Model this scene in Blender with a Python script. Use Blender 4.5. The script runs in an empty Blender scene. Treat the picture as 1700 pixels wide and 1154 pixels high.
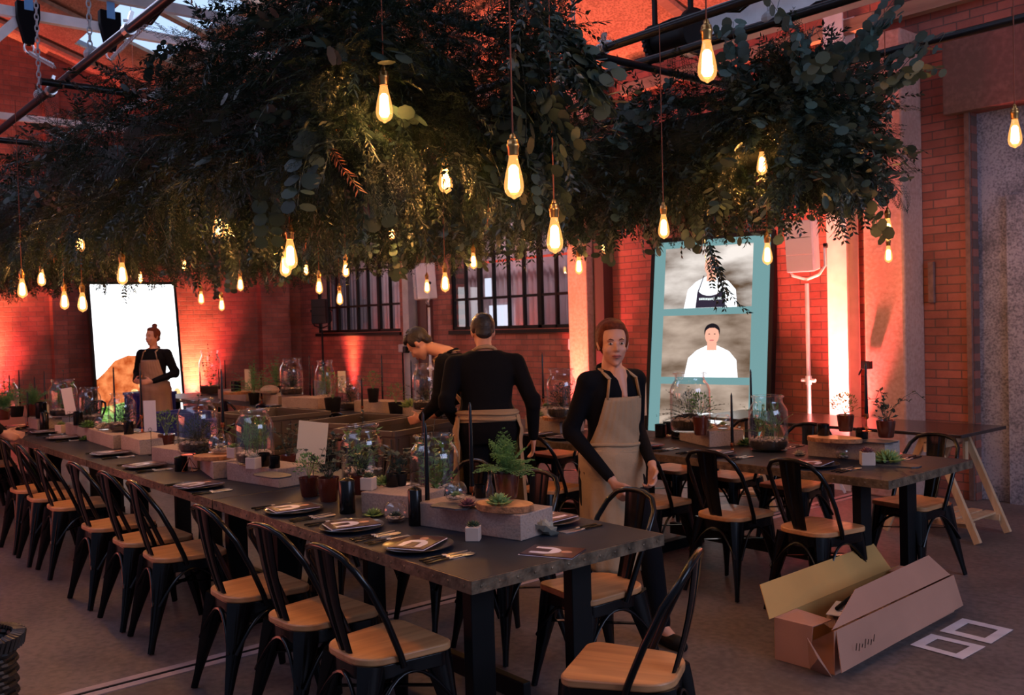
import bpy, math, random
import numpy as np
from mathutils import Vector, Matrix
random.seed(7); rng = np.random.default_rng(7)
PI = math.pi
C = bpy.context.scene.collection
SC = bpy.context.scene

# ------------------------------------------------------------------ camera
F = 1555.43; CH = 1.62
_y, _p, _r = math.radians(-49.983), math.radians(1.3678), math.radians(-1.5123)
_f = np.array([math.sin(_y)*math.cos(_p), math.cos(_y)*math.cos(_p), -math.sin(_p)])
_rt = np.array([math.cos(_y), -math.sin(_y), 0.]); _u = np.cross(_rt, _f)
_rt, _u = _rt*math.cos(_r)+_u*math.sin(_r), -_rt*math.sin(_r)+_u*math.cos(_r)
CO = np.array([0, 0, CH])
cd = bpy.data.cameras.new('camera'); cam = bpy.data.objects.new('camera', cd); C.objects.link(cam)
cd.sensor_width = 36; cd.lens = F/1700*36; cd.clip_end = 100
M = Matrix(((_rt[0], _u[0], -_f[0], 0), (_rt[1], _u[1], -_f[1], 0), (_rt[2], _u[2], -_f[2], CH), (0, 0, 0, 1)))
cam.matrix_world = M
cd.dof.use_dof = True; cd.dof.focus_distance = 4.2; cd.dof.aperture_fstop = 5.0
SC.camera = cam
def ray(x, y): return _f*F+_rt*(x-850)-_u*(y-577)
def Zp(x, y, z): d = ray(x, y); return CO+d*(z-CH)/d[2]
def Yp(x, y, v): d = ray(x, y); return CO+d*v/d[1]
def Xp(x, y, v): d = ray(x, y); return CO+d*v/d[0]
def Dp(x, y, t): d = ray(x, y); return CO+d/F*t

# ------------------------------------------------------------------ view, world
SC.view_settings.view_transform = 'Standard'; SC.view_settings.look = 'None'
SC.view_settings.exposure = 0.28; SC.view_settings.gamma = 1.0; SC.view_settings.use_curve_mapping = False
w = bpy.data.worlds.new('dusk'); SC.world = w; w.use_nodes = True
bg = w.node_tree.nodes['Background']; bg.inputs[0].default_value = (.42, .50, .80, 1); bg.inputs[1].default_value = 0.20
def light(name, kind, loc, energy, col, rot=None, to=None, size=.1, sizey=None, spot=None, blend=.5, parent=None):
    l = bpy.data.lights.new(name, kind); l.energy = energy; l.color = col
    if kind == 'AREA':
        l.size = size
        if sizey: l.shape = 'RECTANGLE'; l.size_y = sizey
    else: l.shadow_soft_size = size
    if kind == 'SPOT': l.spot_size = math.radians(spot); l.spot_blend = blend
    o = bpy.data.objects.new(name, l); C.objects.link(o); o.location = loc
    if to is not None: o.rotation_euler = (Vector(to)-Vector(loc)).to_track_quat('-Z', 'Y').to_euler()
    if parent: o.parent = parent
    return o
WY = 8.2; WX = -15.85                       # long wall and end wall
# daylight through the big open side of the hall, behind and right of the camera
light('daylight_opening', 'AREA', (4.5, 4.5, 3.6), 210, (.55, .66, 1.0), to=(-3, 3.2, .8), size=5, sizey=3)
light('skylight_glow', 'AREA', (-5.5, -1.8, 6.3), 80, (.60, .66, 1.0), to=(-5.5, 1.5, .5), size=9, sizey=1.6)
light('far_skylight_glow', 'AREA', (-10.5, 3.4, 5.6), 90, (.62, .68, 1.0), to=(-8.5, 4, 0), size=6, sizey=1.0)
light('near_wall_red_wash', 'AREA', (-9.0, -1.6, 1.3), 60, (1, .20, .11), to=(-7.5, 2.4, .8), size=5, sizey=1.2)
RED = (1.0, .13, .12)
def uplight(x, y, e, to, blend=.9, spot=60, size=.05, col=RED):
    light('uplight_beam', 'SPOT', (x, y, .16), e, col, to=to, size=size, spot=spot, blend=blend)
# LED uplights on the floor against the walls
HOT = (1, .42, .17)
def wash(x, y, e, to, wide, tight, eh):
    uplight(x, y, e, to, spot=wide)                       # red wash
    uplight(x, y, eh, to, spot=tight, col=HOT, blend=1)   # hot centre of the same lamp
wash(-14.0, 7.93, 500, (-14.0, 8.24, 2.2), 40, 24, 700)
wash(-8.2, 7.6, 700, (-8.2, 8.05, 2.4), 58, 30, 420)
wash(-4.66, 7.6, 1300, (-4.72, 8.06, 2.6), 62, 30, 950)
uplight(-6.9, 7.92, 120, (-6.9, 8.15, 2.4), spot=70)
wash(-15.45, 6.15, 800, (-15.95, 6.15, 1.5), 70, 44, 900)
wash(-15.45, 2.75, 1400, (-15.95, 2.75, 1.5), 78, 50, 1700)
uplight(-5.3, 7.0, 420, (-5.9, 7.6, 5), spot=85, blend=1, col=(1, .2, .13))  # this and the next two: spots added to redden the roof, no fixtures
uplight(-8.6, 6.6, 700, (-8.9, 7.4, 5), spot=80, blend=1, col=(1, .22, .13))
uplight(-13.5, 4.5, 40, (-15.5, 4.5, 5), spot=90, blend=1)

# ------------------------------------------------------------------ materials
MT = {}
def mat(name, col, rough=.5, metal=0., spec=.5, var=0., vscale=8., emit=None, es=0., bump=0., bscale=60., coat=0., island=0., trans=0.):
    if name in MT: return MT[name]
    m = bpy.data.materials.new(name); m.use_nodes = True; n = m.node_tree.nodes; L = m.node_tree.links
    b = n['Principled BSDF']; b.inputs['Base Color'].default_value = (*col, 1); b.inputs['Roughness'].default_value = rough
    b.inputs['Metallic'].default_value = metal; b.inputs['Specular IOR Level'].default_value = spec
    b.inputs['Coat Weight'].default_value = coat
    if emit: b.inputs['Emission Color'].default_value = (*emit, 1); b.inputs['Emission Strength'].default_value = es
    tc = n.new('ShaderNodeTexCoord')
    if var or island:
        mx = n.new('ShaderNodeMix'); mx.data_type = 'RGBA'; mx.blend_type = 'MULTIPLY'; mx.inputs[0].default_value = 1
        mx.inputs[6].default_value = (*col, 1)
        rp = n.new('ShaderNodeMapRange')
        v = island or var
        rp.inputs[3].default_value = 1-v; rp.inputs[4].default_value = 1+v
        if island:
            g = n.new('ShaderNodeNewGeometry'); L.new(g.outputs['Random Per Island'], rp.inputs[0])
        else:
            nz = n.new('ShaderNodeTexNoise'); nz.inputs['Scale'].default_value = vscale; nz.inputs['Detail'].default_value = 5
            L.new(tc.outputs['Object'], nz.inputs['Vector']); L.new(nz.outputs['Fac'], rp.inputs[0]); rp.inputs[1].default_value = .3; rp.inputs[2].default_value = .7
        L.new(rp.outputs[0], mx.inputs[7]); L.new(mx.outputs[2], b.inputs['Base Color'])
    if bump:
        nz = n.new('ShaderNodeTexNoise'); nz.inputs['Scale'].default_value = bscale; nz.inputs['Detail'].default_value = 4
        L.new(tc.outputs['Object'], nz.inputs['Vector'])
        bp = n.new('ShaderNodeBump'); bp.inputs['Strength'].default_value = bump; bp.inputs['Distance'].default_value = .01
        L.new(nz.outputs['Fac'], bp.inputs['Height']); L.new(bp.outputs[0], b.inputs['Normal'])
    if trans:
        out = n['Material Output']; t = n.new('ShaderNodeBsdfTranslucent'); t.inputs[0].default_value = (*[min(1, c*1.6) for c in col], 1)
        ms = n.new('ShaderNodeMixShader'); ms.inputs[0].default_value = trans
        L.new(b.outputs[0], ms.inputs[1]); L.new(t.outputs[0], ms.inputs[2]); L.new(ms.outputs[0], out.inputs['Surface'])
    MT[name] = m; return m
def glass(name, tint=(1, 1, 1), refl=1.0, rough=.02, glow=None):
    m = bpy.data.materials.new(name); m.use_nodes = True; n = m.node_tree.nodes; L = m.node_tree.links
    n.remove(n['Principled BSDF']); out = n['Material Output']
    t = n.new('ShaderNodeBsdfTransparent'); t.inputs[0].default_value = (*tint, 1)
    g = n.new('ShaderNodeBsdfGlossy'); g.inputs['Roughness'].default_value = rough
    lw = n.new('ShaderNodeLayerWeight'); lw.inputs[0].default_value = .35
    mu = n.new('ShaderNodeMath'); mu.operation = 'POWER'; mu.inputs[1].default_value = 2.5; L.new(lw.outputs['Facing'], mu.inputs[0])
    m2 = n.new('ShaderNodeMath'); m2.operation = 'MULTIPLY_ADD'; m2.inputs[1].default_value = .85*refl; m2.inputs[2].default_value = .06; L.new(mu.outputs[0], m2.inputs[0]); mu = m2
    ms = n.new('ShaderNodeMixShader'); L.new(mu.outputs[0], ms.inputs[0]); L.new(t.outputs[0], ms.inputs[1]); L.new(g.outputs[0], ms.inputs[2])
    if glow:
        e = n.new('ShaderNodeEmission'); e.inputs[0].default_value = (*glow[0], 1); e.inputs[1].default_value = glow[1]; ad = n.new('ShaderNodeAddShader'); L.new(ms.outputs[0], ad.inputs[0]); L.new(e.outputs[0], ad.inputs[1]); ms = ad; m.cycles.emission_sampling = 'NONE'
    L.new(ms.outputs[0], out.inputs['Surface']); MT[name] = m; return m
def emis(name, col, s):
    m = bpy.data.materials.new(name); m.use_nodes = True; n = m.node_tree.nodes
    n.remove(n['Principled BSDF']); e = n.new('ShaderNodeEmission'); e.inputs[0].default_value = (*col, 1); e.inputs[1].default_value = s
    m.node_tree.links.new(e.outputs[0], n['Material Output'].inputs[0]); MT[name] = m; return m
def brickmat(name, axes, c1, c2, mortar, sc=1.0, bump=.6):
    m = bpy.data.materials.new(name); m.use_nodes = True; n = m.node_tree.nodes; L = m.node_tree.links; b = n['Principled BSDF']
    tc = n.new('ShaderNodeTexCoord'); sp = n.new('ShaderNodeSeparateXYZ'); cb = n.new('ShaderNodeCombineXYZ')
    L.new(tc.outputs['Object'], sp.inputs[0]); L.new(sp.outputs[axes[0]], cb.inputs[0]); L.new(sp.outputs[axes[1]], cb.inputs[1])
    br = n.new('ShaderNodeTexBrick'); L.new(cb.outputs[0], br.inputs['Vector'])
    br.inputs['Scale'].default_value = sc; br.inputs['Brick Width'].default_value = .225; br.inputs['Row Height'].default_value = .075
    br.inputs['Mortar Size'].default_value = .006; br.inputs['Mortar Smooth'].default_value = .4; br.inputs['Bias'].default_value = 0
    br.inputs['Color1'].default_value = (*c1, 1); br.inputs['Color2'].default_value = (*c2, 1); br.inputs['Mortar'].default_value = (*mortar, 1)
    nz = n.new('ShaderNodeTexNoise'); nz.inputs['Scale'].default_value = 1.6; nz.inputs['Detail'].default_value = 7; nz.inputs['Roughness'].default_value = .65
    L.new(tc.outputs['Object'], nz.inputs['Vector'])
    rp = n.new('ShaderNodeMapRange'); rp.inputs[1].default_value = .3; rp.inputs[2].default_value = .7; rp.inputs[3].default_value = .55; rp.inputs[4].default_value = 1.35
    L.new(nz.outputs['Fac'], rp.inputs[0])
    mx = n.new('ShaderNodeMix'); mx.data_type = 'RGBA'; mx.blend_type = 'MULTIPLY'; mx.inputs[0].default_value = 1
    L.new(br.outputs['Color'], mx.inputs[6]); L.new(rp.outputs[0], mx.inputs[7]); L.new(mx.outputs[2], b.inputs['Base Color'])
    b.inputs['Roughness'].default_value = .72
    n2 = n.new('ShaderNodeTexNoise'); n2.inputs['Scale'].default_value = 35; L.new(tc.outputs['Object'], n2.inputs['Vector'])
    ad = n.new('ShaderNodeMath'); ad.operation = 'MULTIPLY_ADD'; ad.inputs[1].default_value = -1.0
    L.new(br.outputs['Fac'], ad.inputs[0]); m2 = n.new('ShaderNodeMath'); m2.operation = 'MULTIPLY'; m2.inputs[1].default_value = .5; L.new(n2.outputs['Fac'], m2.inputs[0]); L.new(m2.outputs[0], ad.inputs[2])
    bp = n.new('ShaderNodeBump'); bp.inputs['Strength'].default_value = bump; bp.inputs['Distance'].default_value = .012
    L.new(ad.outputs[0], bp.inputs['Height']); L.new(bp.outputs[0], b.inputs['Normal']); MT[name] = m; return m
def specklemat(name, c1, c2, scale, rough=.8, bump=.3, vor=False):
    m = bpy.data.materials.new(name); m.use_nodes = True; n = m.node_tree.nodes; L = m.node_tree.links; b = n['Principled BSDF']
    tc = n.new('ShaderNodeTexCoord')
    nz = n.new('ShaderNodeTexVoronoi' if vor else 'ShaderNodeTexNoise'); nz.inputs['Scale'].default_value = scale
    L.new(tc.outputs['Object'], nz.inputs['Vector'])
    big = n.new('ShaderNodeTexNoise'); big.inputs['Scale'].default_value = scale*.06; big.inputs['Detail'].default_value = 6; L.new(tc.outputs['Object'], big.inputs['Vector'])
    mxx = n.new('ShaderNodeMath'); mxx.operation = 'MULTIPLY'; L.new(nz.outputs[0], mxx.inputs[0])
    r2 = n.new('ShaderNodeMapRange'); r2.inputs[1].default_value = .3; r2.inputs[2].default_value = .7; r2.inputs[3].default_value = .6; r2.inputs[4].default_value = 1.5; L.new(big.outputs[0], r2.inputs[0]); L.new(r2.outputs[0], mxx.inputs[1])
    rp = n.new('ShaderNodeValToRGB'); rp.color_ramp.elements[0].position = .3; rp.color_ramp.elements[1].position = .72
    rp.color_ramp.elements[0].color = (*c1, 1); rp.color_ramp.elements[1].color = (*c2, 1)
    L.new(mxx.outputs[0], rp.inputs[0]); L.new(rp.outputs[0], b.inputs['Base Color']); b.inputs['Roughness'].default_value = rough
    bp = n.new('ShaderNodeBump'); bp.inputs['Strength'].default_value = bump; bp.inputs['Distance'].default_value = .006
    L.new(mxx.outputs[0], bp.inputs['Height']); L.new(bp.outputs[0], b.inputs['Normal']); MT[name] = m; return m
def woodmat(name, c1, c2, axis=0, scale=9, rough=.45, coat=.1):
    m = bpy.data.materials.new(name); m.use_nodes = True; n = m.node_tree.nodes; L = m.node_tree.links; b = n['Principled BSDF']
    tc = n.new('ShaderNodeTexCoord'); mp = n.new('ShaderNodeMapping'); s = [scale*1.0]*3; s[axis] = scale*.09
    mp.inputs['Scale'].default_value = s; L.new(tc.outputs['Object'], mp.inputs[0])
    nz = n.new('ShaderNodeTexNoise'); nz.inputs['Scale'].default_value = 3; nz.inputs['Detail'].default_value = 7; nz.inputs['Distortion'].default_value = .8
    L.new(mp.outputs[0], nz.inputs[0]); rp = n.new('ShaderNodeValToRGB'); rp.color_ramp.elements[0].position = .33; rp.color_ramp.elements[1].position = .66
    rp.color_ramp.elements[0].color = (*c1, 1); rp.color_ramp.elements[1].color = (*c2, 1)
    L.new(nz.outputs['Fac'], rp.inputs[0]); L.new(rp.outputs[0], b.inputs['Base Color']); b.inputs['Roughness'].default_value = rough
    b.inputs['Coat Weight'].default_value = coat; MT[name] = m; return m

m_brick = brickmat('brick_long', (0, 2), (.40, .125, .09), (.26, .078, .056), (.15, .08, .065))
m_brick_end = brickmat('brick_end', (1, 2), (.33, .10, .07), (.24, .07, .05), (.17, .085, .07))
m_col = specklemat('column_render', (.40, .22, .17), (.52, .32, .26), 30, .8, .5)
m_conc = specklemat('lintel_concrete', (.14, .075, .06), (.23, .125, .10), 20, .85, .4)
m_floor = specklemat('floor_concrete', (.080, .062, .060), (.155, .122, .115), 26, .55, .10)
m_osb = specklemat('osb_board', (.30, .17, .10), (.52, .32, .20), 40, .8, .3, True)
m_osbgrey = specklemat('grey_strand_board', (.12, .12, .15), (.36, .35, .42), 55, .85, .4)
m_white = mat('white_paint', (.72, .70, .70), .45, var=.1)
m_grey = mat('grey_paint', (.33, .33, .34), .5, var=.12)
m_black = mat('black_gloss_steel', (.003, .003, .0035), .22, .0, .32, coat=.04)
m_blackm = mat('black_matte', (.005, .005, .0055), .55, spec=.2)
m_blackfoil = mat('black_table_steel', (.012, .019, .034), .5, .0, .25, var=.3, vscale=6)  # blue of the reflected daylight is mixed into this black
m_edge = mat('worn_brass_edge', (.17, .12, .075), .42, .5, var=.6, vscale=22, bump=.3)
m_seat = woodmat('seat_elm', (.40, .17, .065), (.62, .29, .12), 1, 7)
m_pine = woodmat('pine', (.50, .30, .16), (.66, .43, .25), 2, 6)
m_timber = woodmat('roof_timber', (.26, .17, .11), (.36, .25, .17), 0, 5, .7, 0)
m_slice = woodmat('wood_slice', (.42, .20, .09), (.60, .32, .15), 2, 8)
m_bark = mat('bark_edge', (.30, .13, .055), .8, var=.5, vscale=40, bump=.6)
m_block = specklemat('concrete_block', (.24, .175, .15), (.34, .26, .22), 90, .85, .3)
m_slate = mat('slate', (.035, .04, .05), .5, var=.3, bump=.3)
m_pot = mat('white_pot', (.46, .38, .33), .55, var=.08)
m_tan = mat('tan_apron', (.33, .215, .12), .85, var=.12, vscale=5, bump=.2)
m_taupe = mat('taupe_apron', (.27, .17, .12), .85, var=.12, vscale=5, bump=.2)
m_cloth = mat('black_cloth', (.0035, .004, .006), .9, spec=.12, bump=.15)
m_skin = mat('skin', (.50, .25, .17), .5, var=.06)
m_lip = mat('lips', (.35, .10, .08), .5)
m_hairr = mat('auburn_hair', (.10, .022, .007), .7, spec=.2, var=.4, vscale=60, bump=.5)
m_haird = mat('dark_hair', (.012, .008, .007), .5, var=.4, vscale=60, bump=.5)
m_copper = mat('copper', (.72, .24, .10), .25, 1.)
m_brass = mat('antique_brass', (.55, .30, .10), .3, 1.)
m_steel = mat('cutlery_steel', (.85, .82, .80), .30, 1.)
m_cord = mat('brown_twisted_cord', (.22, .06, .03), .8, bump=.6, bscale=300)
m_glass = glass('clear_glass', rough=.07); m_bulbg = glass('bulb_glass', (.97, .78, .52), 1.2, .02, glow=((1, .42, .12), .55)); m_amber = mat('amber_glass', (.075, .016, .008), .12, spec=.7, coat=.4)
m_pane = glass('window_pane', (.75, .75, .78), .6)
m_fil = emis('filament', (1, .60, .22), 16)
m_fil.cycles.emission_sampling = 'NONE'
m_card = mat('cream_card', (.62, .50, .36), .8); m_cardw = mat('white_card', (.60, .55, .56), .8)
m_menu = mat('menu_dark', (.045, .018, .021), .3, var=.3); m_menuw = mat('menu_white', (.62, .60, .72), .3)
m_plate = mat('black_plate', (.015, .015, .017), .28, coat=.3)
m_cardb = mat('cardboard', (.42, .20, .13), .8, var=.08, vscale=3); m_cardin = mat('cardboard_inside', (.52, .28, .08), .8, var=.08, vscale=3)
m_crate = mat('grey_crate', (.070, .056, .048), .55, var=.1); m_blue = mat('blue_crate', (.02, .03, .22), .45)
m_pebble = mat('pebble', (.42, .34, .28), .7, island=.5); m_soil = mat('soil', (.02, .013, .009), .95, bump=.6)
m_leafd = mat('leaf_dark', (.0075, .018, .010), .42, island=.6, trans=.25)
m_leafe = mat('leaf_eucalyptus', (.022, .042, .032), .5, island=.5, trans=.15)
m_leafr = mat('leaf_round', (.045, .082, .068), .5, island=.5, trans=.15)  # brighter eucalyptus copy for the back bank, bluish light put into the colour
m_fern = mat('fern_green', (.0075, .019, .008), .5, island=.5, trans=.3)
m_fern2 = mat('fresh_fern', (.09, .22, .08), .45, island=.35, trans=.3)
m_bush = mat('bush_green', (.09, .20, .06), .5, island=.5, trans=.25)
m_succ = mat('succulent_green', (.20, .30, .10), .45, island=.2)
m_succp = mat('succulent_purple', (.20, .08, .09), .45, island=.2)
m_succw = mat('succulent_white', (.42, .40, .33), .5, island=.1)
m_succd = mat('succulent_dark', (.05, .08, .04), .5, island=.3)
m_core = mat('moss_core', (.008, .014, .008), .95, bump=.8, bscale=30)
m_stem = mat('stem', (.06, .05, .02), .7)
m_oran = mat('dry_leaf', (.20, .06, .025), .6, island=.4)

# ------------------------------------------------------------------ mesh helper
class MB:
    def __init__(s): s.v = []; s.f = []
    def add(s, vs, fs):
        b = len(s.v); s.v += [tuple(map(float, p)) for p in vs]; s.f += [tuple(i+b for i in q) for q in fs]
    def box(s, c, d, rz=0, R=None):
        h = [x/2 for x in d]; P = [(sx*h[0], sy*h[1], sz*h[2]) for sz in (-1, 1) for sy in (-1, 1) for sx in (-1, 1)]
        if R is None: R = Matrix.Rotation(rz, 3, 'Z')
        P = [R @ Vector(p)+Vector(c) for p in P]
        s.add(P, [(0, 2, 3, 1), (4, 5, 7, 6), (0, 1, 5, 4), (2, 6, 7, 3), (0, 4, 6, 2), (1, 3, 7, 5)]); return s
    def bar(s, a, b, w, h=None, up=(0, 0, 1)):
        a = Vector(a); b = Vector(b); h = h or w; z = (b-a).normalized(); u = Vector(up)
        if abs(z.dot(u)) > .97: u = Vector((1, 0, 0))
        x = u.cross(z).normalized(); y = z.cross(x)
        s.box((a+b)/2, (w, h, (b-a).length), R=Matrix((x, y, z)).transposed()); return s
    def tube(s, pts, r, n=8, cap=True, flat=1.0):
        pts = [Vector(p) for p in pts]; m = len(pts); rs = r if isinstance(r, (list, tuple)) else [r]*m
        t = (pts[1]-pts[0]).normalized(); u = Vector((0, 0, 1)) if abs(t.z) < .9 else Vector((1, 0, 0)); x = u.cross(t).normalized()
        V = []
        for i, p in enumerate(pts):
            t = (pts[min(i+1, m-1)]-pts[max(i-1, 0)]).normalized(); x = (x-t*x.dot(t)).normalized(); y = t.cross(x)
            for k in range(n): a = 2*PI*k/n; V.append(p+(x*math.cos(a)+y*math.sin(a)*flat)*rs[i])
        Q = [(i*n+k, i*n+(k+1) % n, (i+1)*n+(k+1) % n, (i+1)*n+k) for i in range(m-1) for k in range(n)]
        if cap: Q += [tuple(range(n))[::-1], tuple((m-1)*n+k for k in range(n))]
        s.add(V, Q); return s
    def lathe(s, prof, c=(0, 0, 0), n=20, closed=False):
        V = []; c = Vector(c)
        for r, z in prof:
            for k in range(n): a = 2*PI*k/n; V.append((c.x+r*math.cos(a), c.y+r*math.sin(a), c.z+z))
        m = len(prof); Q = [(i*n+k, i*n+(k+1) % n, (i+1)*n+(k+1) % n, (i+1)*n+k) for i in range(m-1) for k in range(n)]
        if closed: Q += [((m-1)*n+k, (m-1)*n+(k+1) % n, (k+1) % n, k) for k in range(n)]
        else:
            if prof[0][0] > 1e-4: Q.append(tuple(range(n))[::-1])
            if prof[-1][0] > 1e-4 and not getattr(s, 'open', False): Q.append(tuple((m-1)*n+k for k in range(n)))
        s.add(V, Q); return s
    def ell(s, c, r, n=12, m=8, R=None):
        if not isinstance(r, (tuple, list)): r = (r, r, r)
        V = []; R = R or Matrix.Identity(3); c = Vector(c)
        for i in range(1, m):
            b = PI*i/m
            for k in range(n):
                a = 2*PI*k/n; V.append(c+R @ Vector((r[0]*math.sin(b)*math.cos(a), r[1]*math.sin(b)*math.sin(a), r[2]*math.cos(b))))
        V += [c+R @ Vector((0, 0, r[2])), c-R @ Vector((0, 0, r[2]))]; t = (m-1)*n
        Q = [(i*n+k, (i+1)*n+k, (i+1)*n+(k+1) % n, i*n+(k+1) % n) for i in range(m-2) for k in range(n)]
        Q += [(t, k, (k+1) % n) for k in range(n)]+[(t+1, (m-2)*n+(k+1) % n, (m-2)*n+k) for k in range(n)]
        s.add(V, Q); return s
    def prism(s, pts, z0, z1, M=None):
        n = len(pts); V = [(x, y, z0) for x, y in pts]+[(x, y, z1) for x, y in pts]
        if M: V = [M @ Vector(p) for p in V]
        s.add(V, [tuple(range(n))[::-1], tuple(range(n, 2*n))]+[(k, (k+1) % n, n+(k+1) % n, n+k) for k in range(n)]); return s
    def poly(s, pts): s.add(pts, [tuple(range(len(pts)))]); return s
    def loft(s, secs, n=16, R=None):
        """secs: (x,y,z,a,b) horizontal ellipses, capped"""
        V = []
        for (x, y, z, a, b) in secs:
            for k in range(n): t = 2*PI*k/n; V.append((x+a*math.cos(t), y+b*math.sin(t), z))
        m = len(secs)
        s.add(V, [(i*n+k, i*n+(k+1) % n, (i+1)*n+(k+1) % n, (i+1)*n+k) for i in range(m-1) for k in range(n)]+[tuple(range(n))[::-1], tuple((m-1)*n+k for k in range(n))]); return s
    def cap(s, p, q, r1, r2, n=10):
        p = Vector(p); q = Vector(q); d = q-p; L = d.length or 1e-4; d = d/L; pts = []; rs = []
        for a in (80, 50, 20): a = math.radians(a); pts.append(p-d*r1*math.sin(a)); rs.append(r1*math.cos(a))
        pts.append(p+d*L*.02); rs.append(r1)
        pts.append(p+d*L*.98); rs.append(r2)
        for a in (20, 50, 80): a = math.radians(a); pts.append(q+d*r2*math.sin(a)); rs.append(r2*math.cos(a))
        s.tube(pts, rs, n); return s
    def leaf(s, p, d, up, L, W, fold=.25, bend=0.):
        p = Vector(p); d = Vector(d).normalized(); up = Vector(up); x = d.cross(up)
        if x.length < 1e-3: x = d.cross(Vector((1, .3, .2)))
        x.normalize(); n = x.cross(d)
        a = p+d*L*.4+x*W/2+n*W*fold; b = p+d*L*.4-x*W/2+n*W*fold; m = p+d*L*.45; t = p+d*L-n*L*bend
        s.add([p, a, m, b, t], [(0, 1, 2), (0, 2, 3), (1, 4, 2), (2, 4, 3)]); return s
    def build(s, name, m, parent=None, smooth=None, bevel=0, mods=None, kind=None, label=None):
        me = bpy.data.meshes.new(name); me.from_pydata(s.v, [], s.f); me.materials.append(m)
        if smooth is not None:
            me.polygons.foreach_set('use_smooth', [True]*len(me.polygons))
            if smooth < 180: me.set_sharp_from_angle(angle=math.radians(smooth))
        me.update()
        o = bpy.data.objects.new(name, me); C.objects.link(o)
        if parent: o.parent = parent
        if bevel:
            bv = o.modifiers.new('b', 'BEVEL'); bv.width = bevel; bv.segments = 2; bv.limit_method = 'ANGLE'
        if kind: o['kind'] = kind
        if label: o['label'] = label
        return o
def npmesh(name, V, Q, m, parent=None, kind=None):
    me = bpy.data.meshes.new(name); V = np.asarray(V, np.float32); Q = np.asarray(Q, np.int32); k = Q.shape[1]
    me.vertices.add(len(V)); me.vertices.foreach_set('co', V.ravel()); me.loops.add(Q.size); me.loops.foreach_set('vertex_index', Q.ravel())
    me.polygons.add(len(Q)); me.polygons.foreach_set('loop_start', np.arange(0, Q.size, k, dtype=np.int32)); me.update(calc_edges=True); me.materials.append(m)
    o = bpy.data.objects.new(name, me); C.objects.link(o)
    if parent: o.parent = parent
    if kind: o['kind'] = kind
    return o
def tag(o, label, cat, group=None, kind=None):
    if label: o['label'] = label
    if cat: o['category'] = cat
    if group: o['group'] = group
    if kind: o['kind'] = kind
    return o
def thing(name, label, cat, loc=(0, 0, 0), rz=0, group=None):
    o = bpy.data.objects.new(name, None); o.empty_display_size = .05; C.objects.link(o); o.location = loc; o.rotation_euler = (0, 0, rz)
    return tag(o, label, cat, group)
def struct(o): o['kind'] = 'structure'; return o
def dup(o, loc=None, rz=None, label=None, group=None, sc=None, par=None):
    r = o.copy(); C.objects.link(r)
    if par is not None: r.parent = par
    for ch in list(o.children): dup(ch, par=r)
    if loc is not None: r.location = loc
    if rz is not None: r.rotation_euler = (0, 0, rz)
    if label: r['label'] = label
    if group: r['group'] = group
    if sc: r.scale = (sc, sc, sc)
    return r
ORD = ['first', 'second', 'third', 'fourth', 'fifth', 'sixth', 'seventh', 'eighth', 'ninth', 'tenth', 'eleventh', 'twelfth', 'thirteenth', 'fourteenth', 'fifteenth', 'sixteenth']

# ------------------------------------------------------------------ setting: floor, walls, roof
X0, X1 = WX, 3.0
struct(MB().box(((X0+X1)/2, 3.2, -.05), (X1-X0+1, 11, .1)).build('floor', m_floor))
TOP = lambda y: 4.65+.33*(WY-y)
def wallseg(name, x0, x1, z0, z1, y0=WY, th=.3, m=m_brick):
    return struct(MB().box(((x0+x1)/2, y0+th/2, (z0+z1)/2), (x1-x0, th, z1-z0)).build(name, m))
# long wall with two window openings, a boarded doorway and a shallow projection round the windows
W1, W2, SILL, HEAD = (-15.2, -12.5), (-11.14, -8.57), 1.57, 3.35
mb = MB()
for a, b, c, d in [(X0-.3, W1[0], 0, 4.7), (W1[0], W1[1], 0, SILL), (W1[0], W1[1], HEAD, 4.7), (W1[1], W2[0], 0, 4.7), (W2[0], W2[1], 0, SILL), (W2[0], W2[1], HEAD, 4.7), (W2[1], -3.6, 0, 4.7), (-3.6, X1, 3.33, 4.7)]:
    mb.box(((a+b)/2, WY+.15, (c+d)/2), (b-a, .3, d-c))
struct(mb.build('wall_long', m_brick))
mb = MB(); mb.add([(X0, -2.2, 0), (X0, WY+.3, 0), (X0, WY+.3, TOP(WY)), (X0, -.9, TOP(-.9)), (X0, -2.2, TOP(-.9)-.4), (X0-.3, -2.2, 0), (X0-.3, WY+.3, 0), (X0-.3, WY+.3, TOP(WY)), (X0-.3, -.9, TOP(-.9)), (X0-.3, -2.2, TOP(-.9)-.4)],
    [(0, 1, 2, 3, 4), (9, 8, 7, 6, 5), (0, 5, 6, 1), (1, 6, 7, 2), (2, 7, 8, 3), (3, 8, 9, 4), (4, 9, 5, 0)])
struct(mb.build('wall_end', m_brick_end))
# brick piers on the end wall
for y0, y1 in ((3.90, 4.1), (7.35, 7.9)):
    struct(MB().box((X0+.09, (y0+y1)/2, 2.8), (.18, y1-y0, 5.6)).build('pillar_end_wall', m_brick_end))
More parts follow.
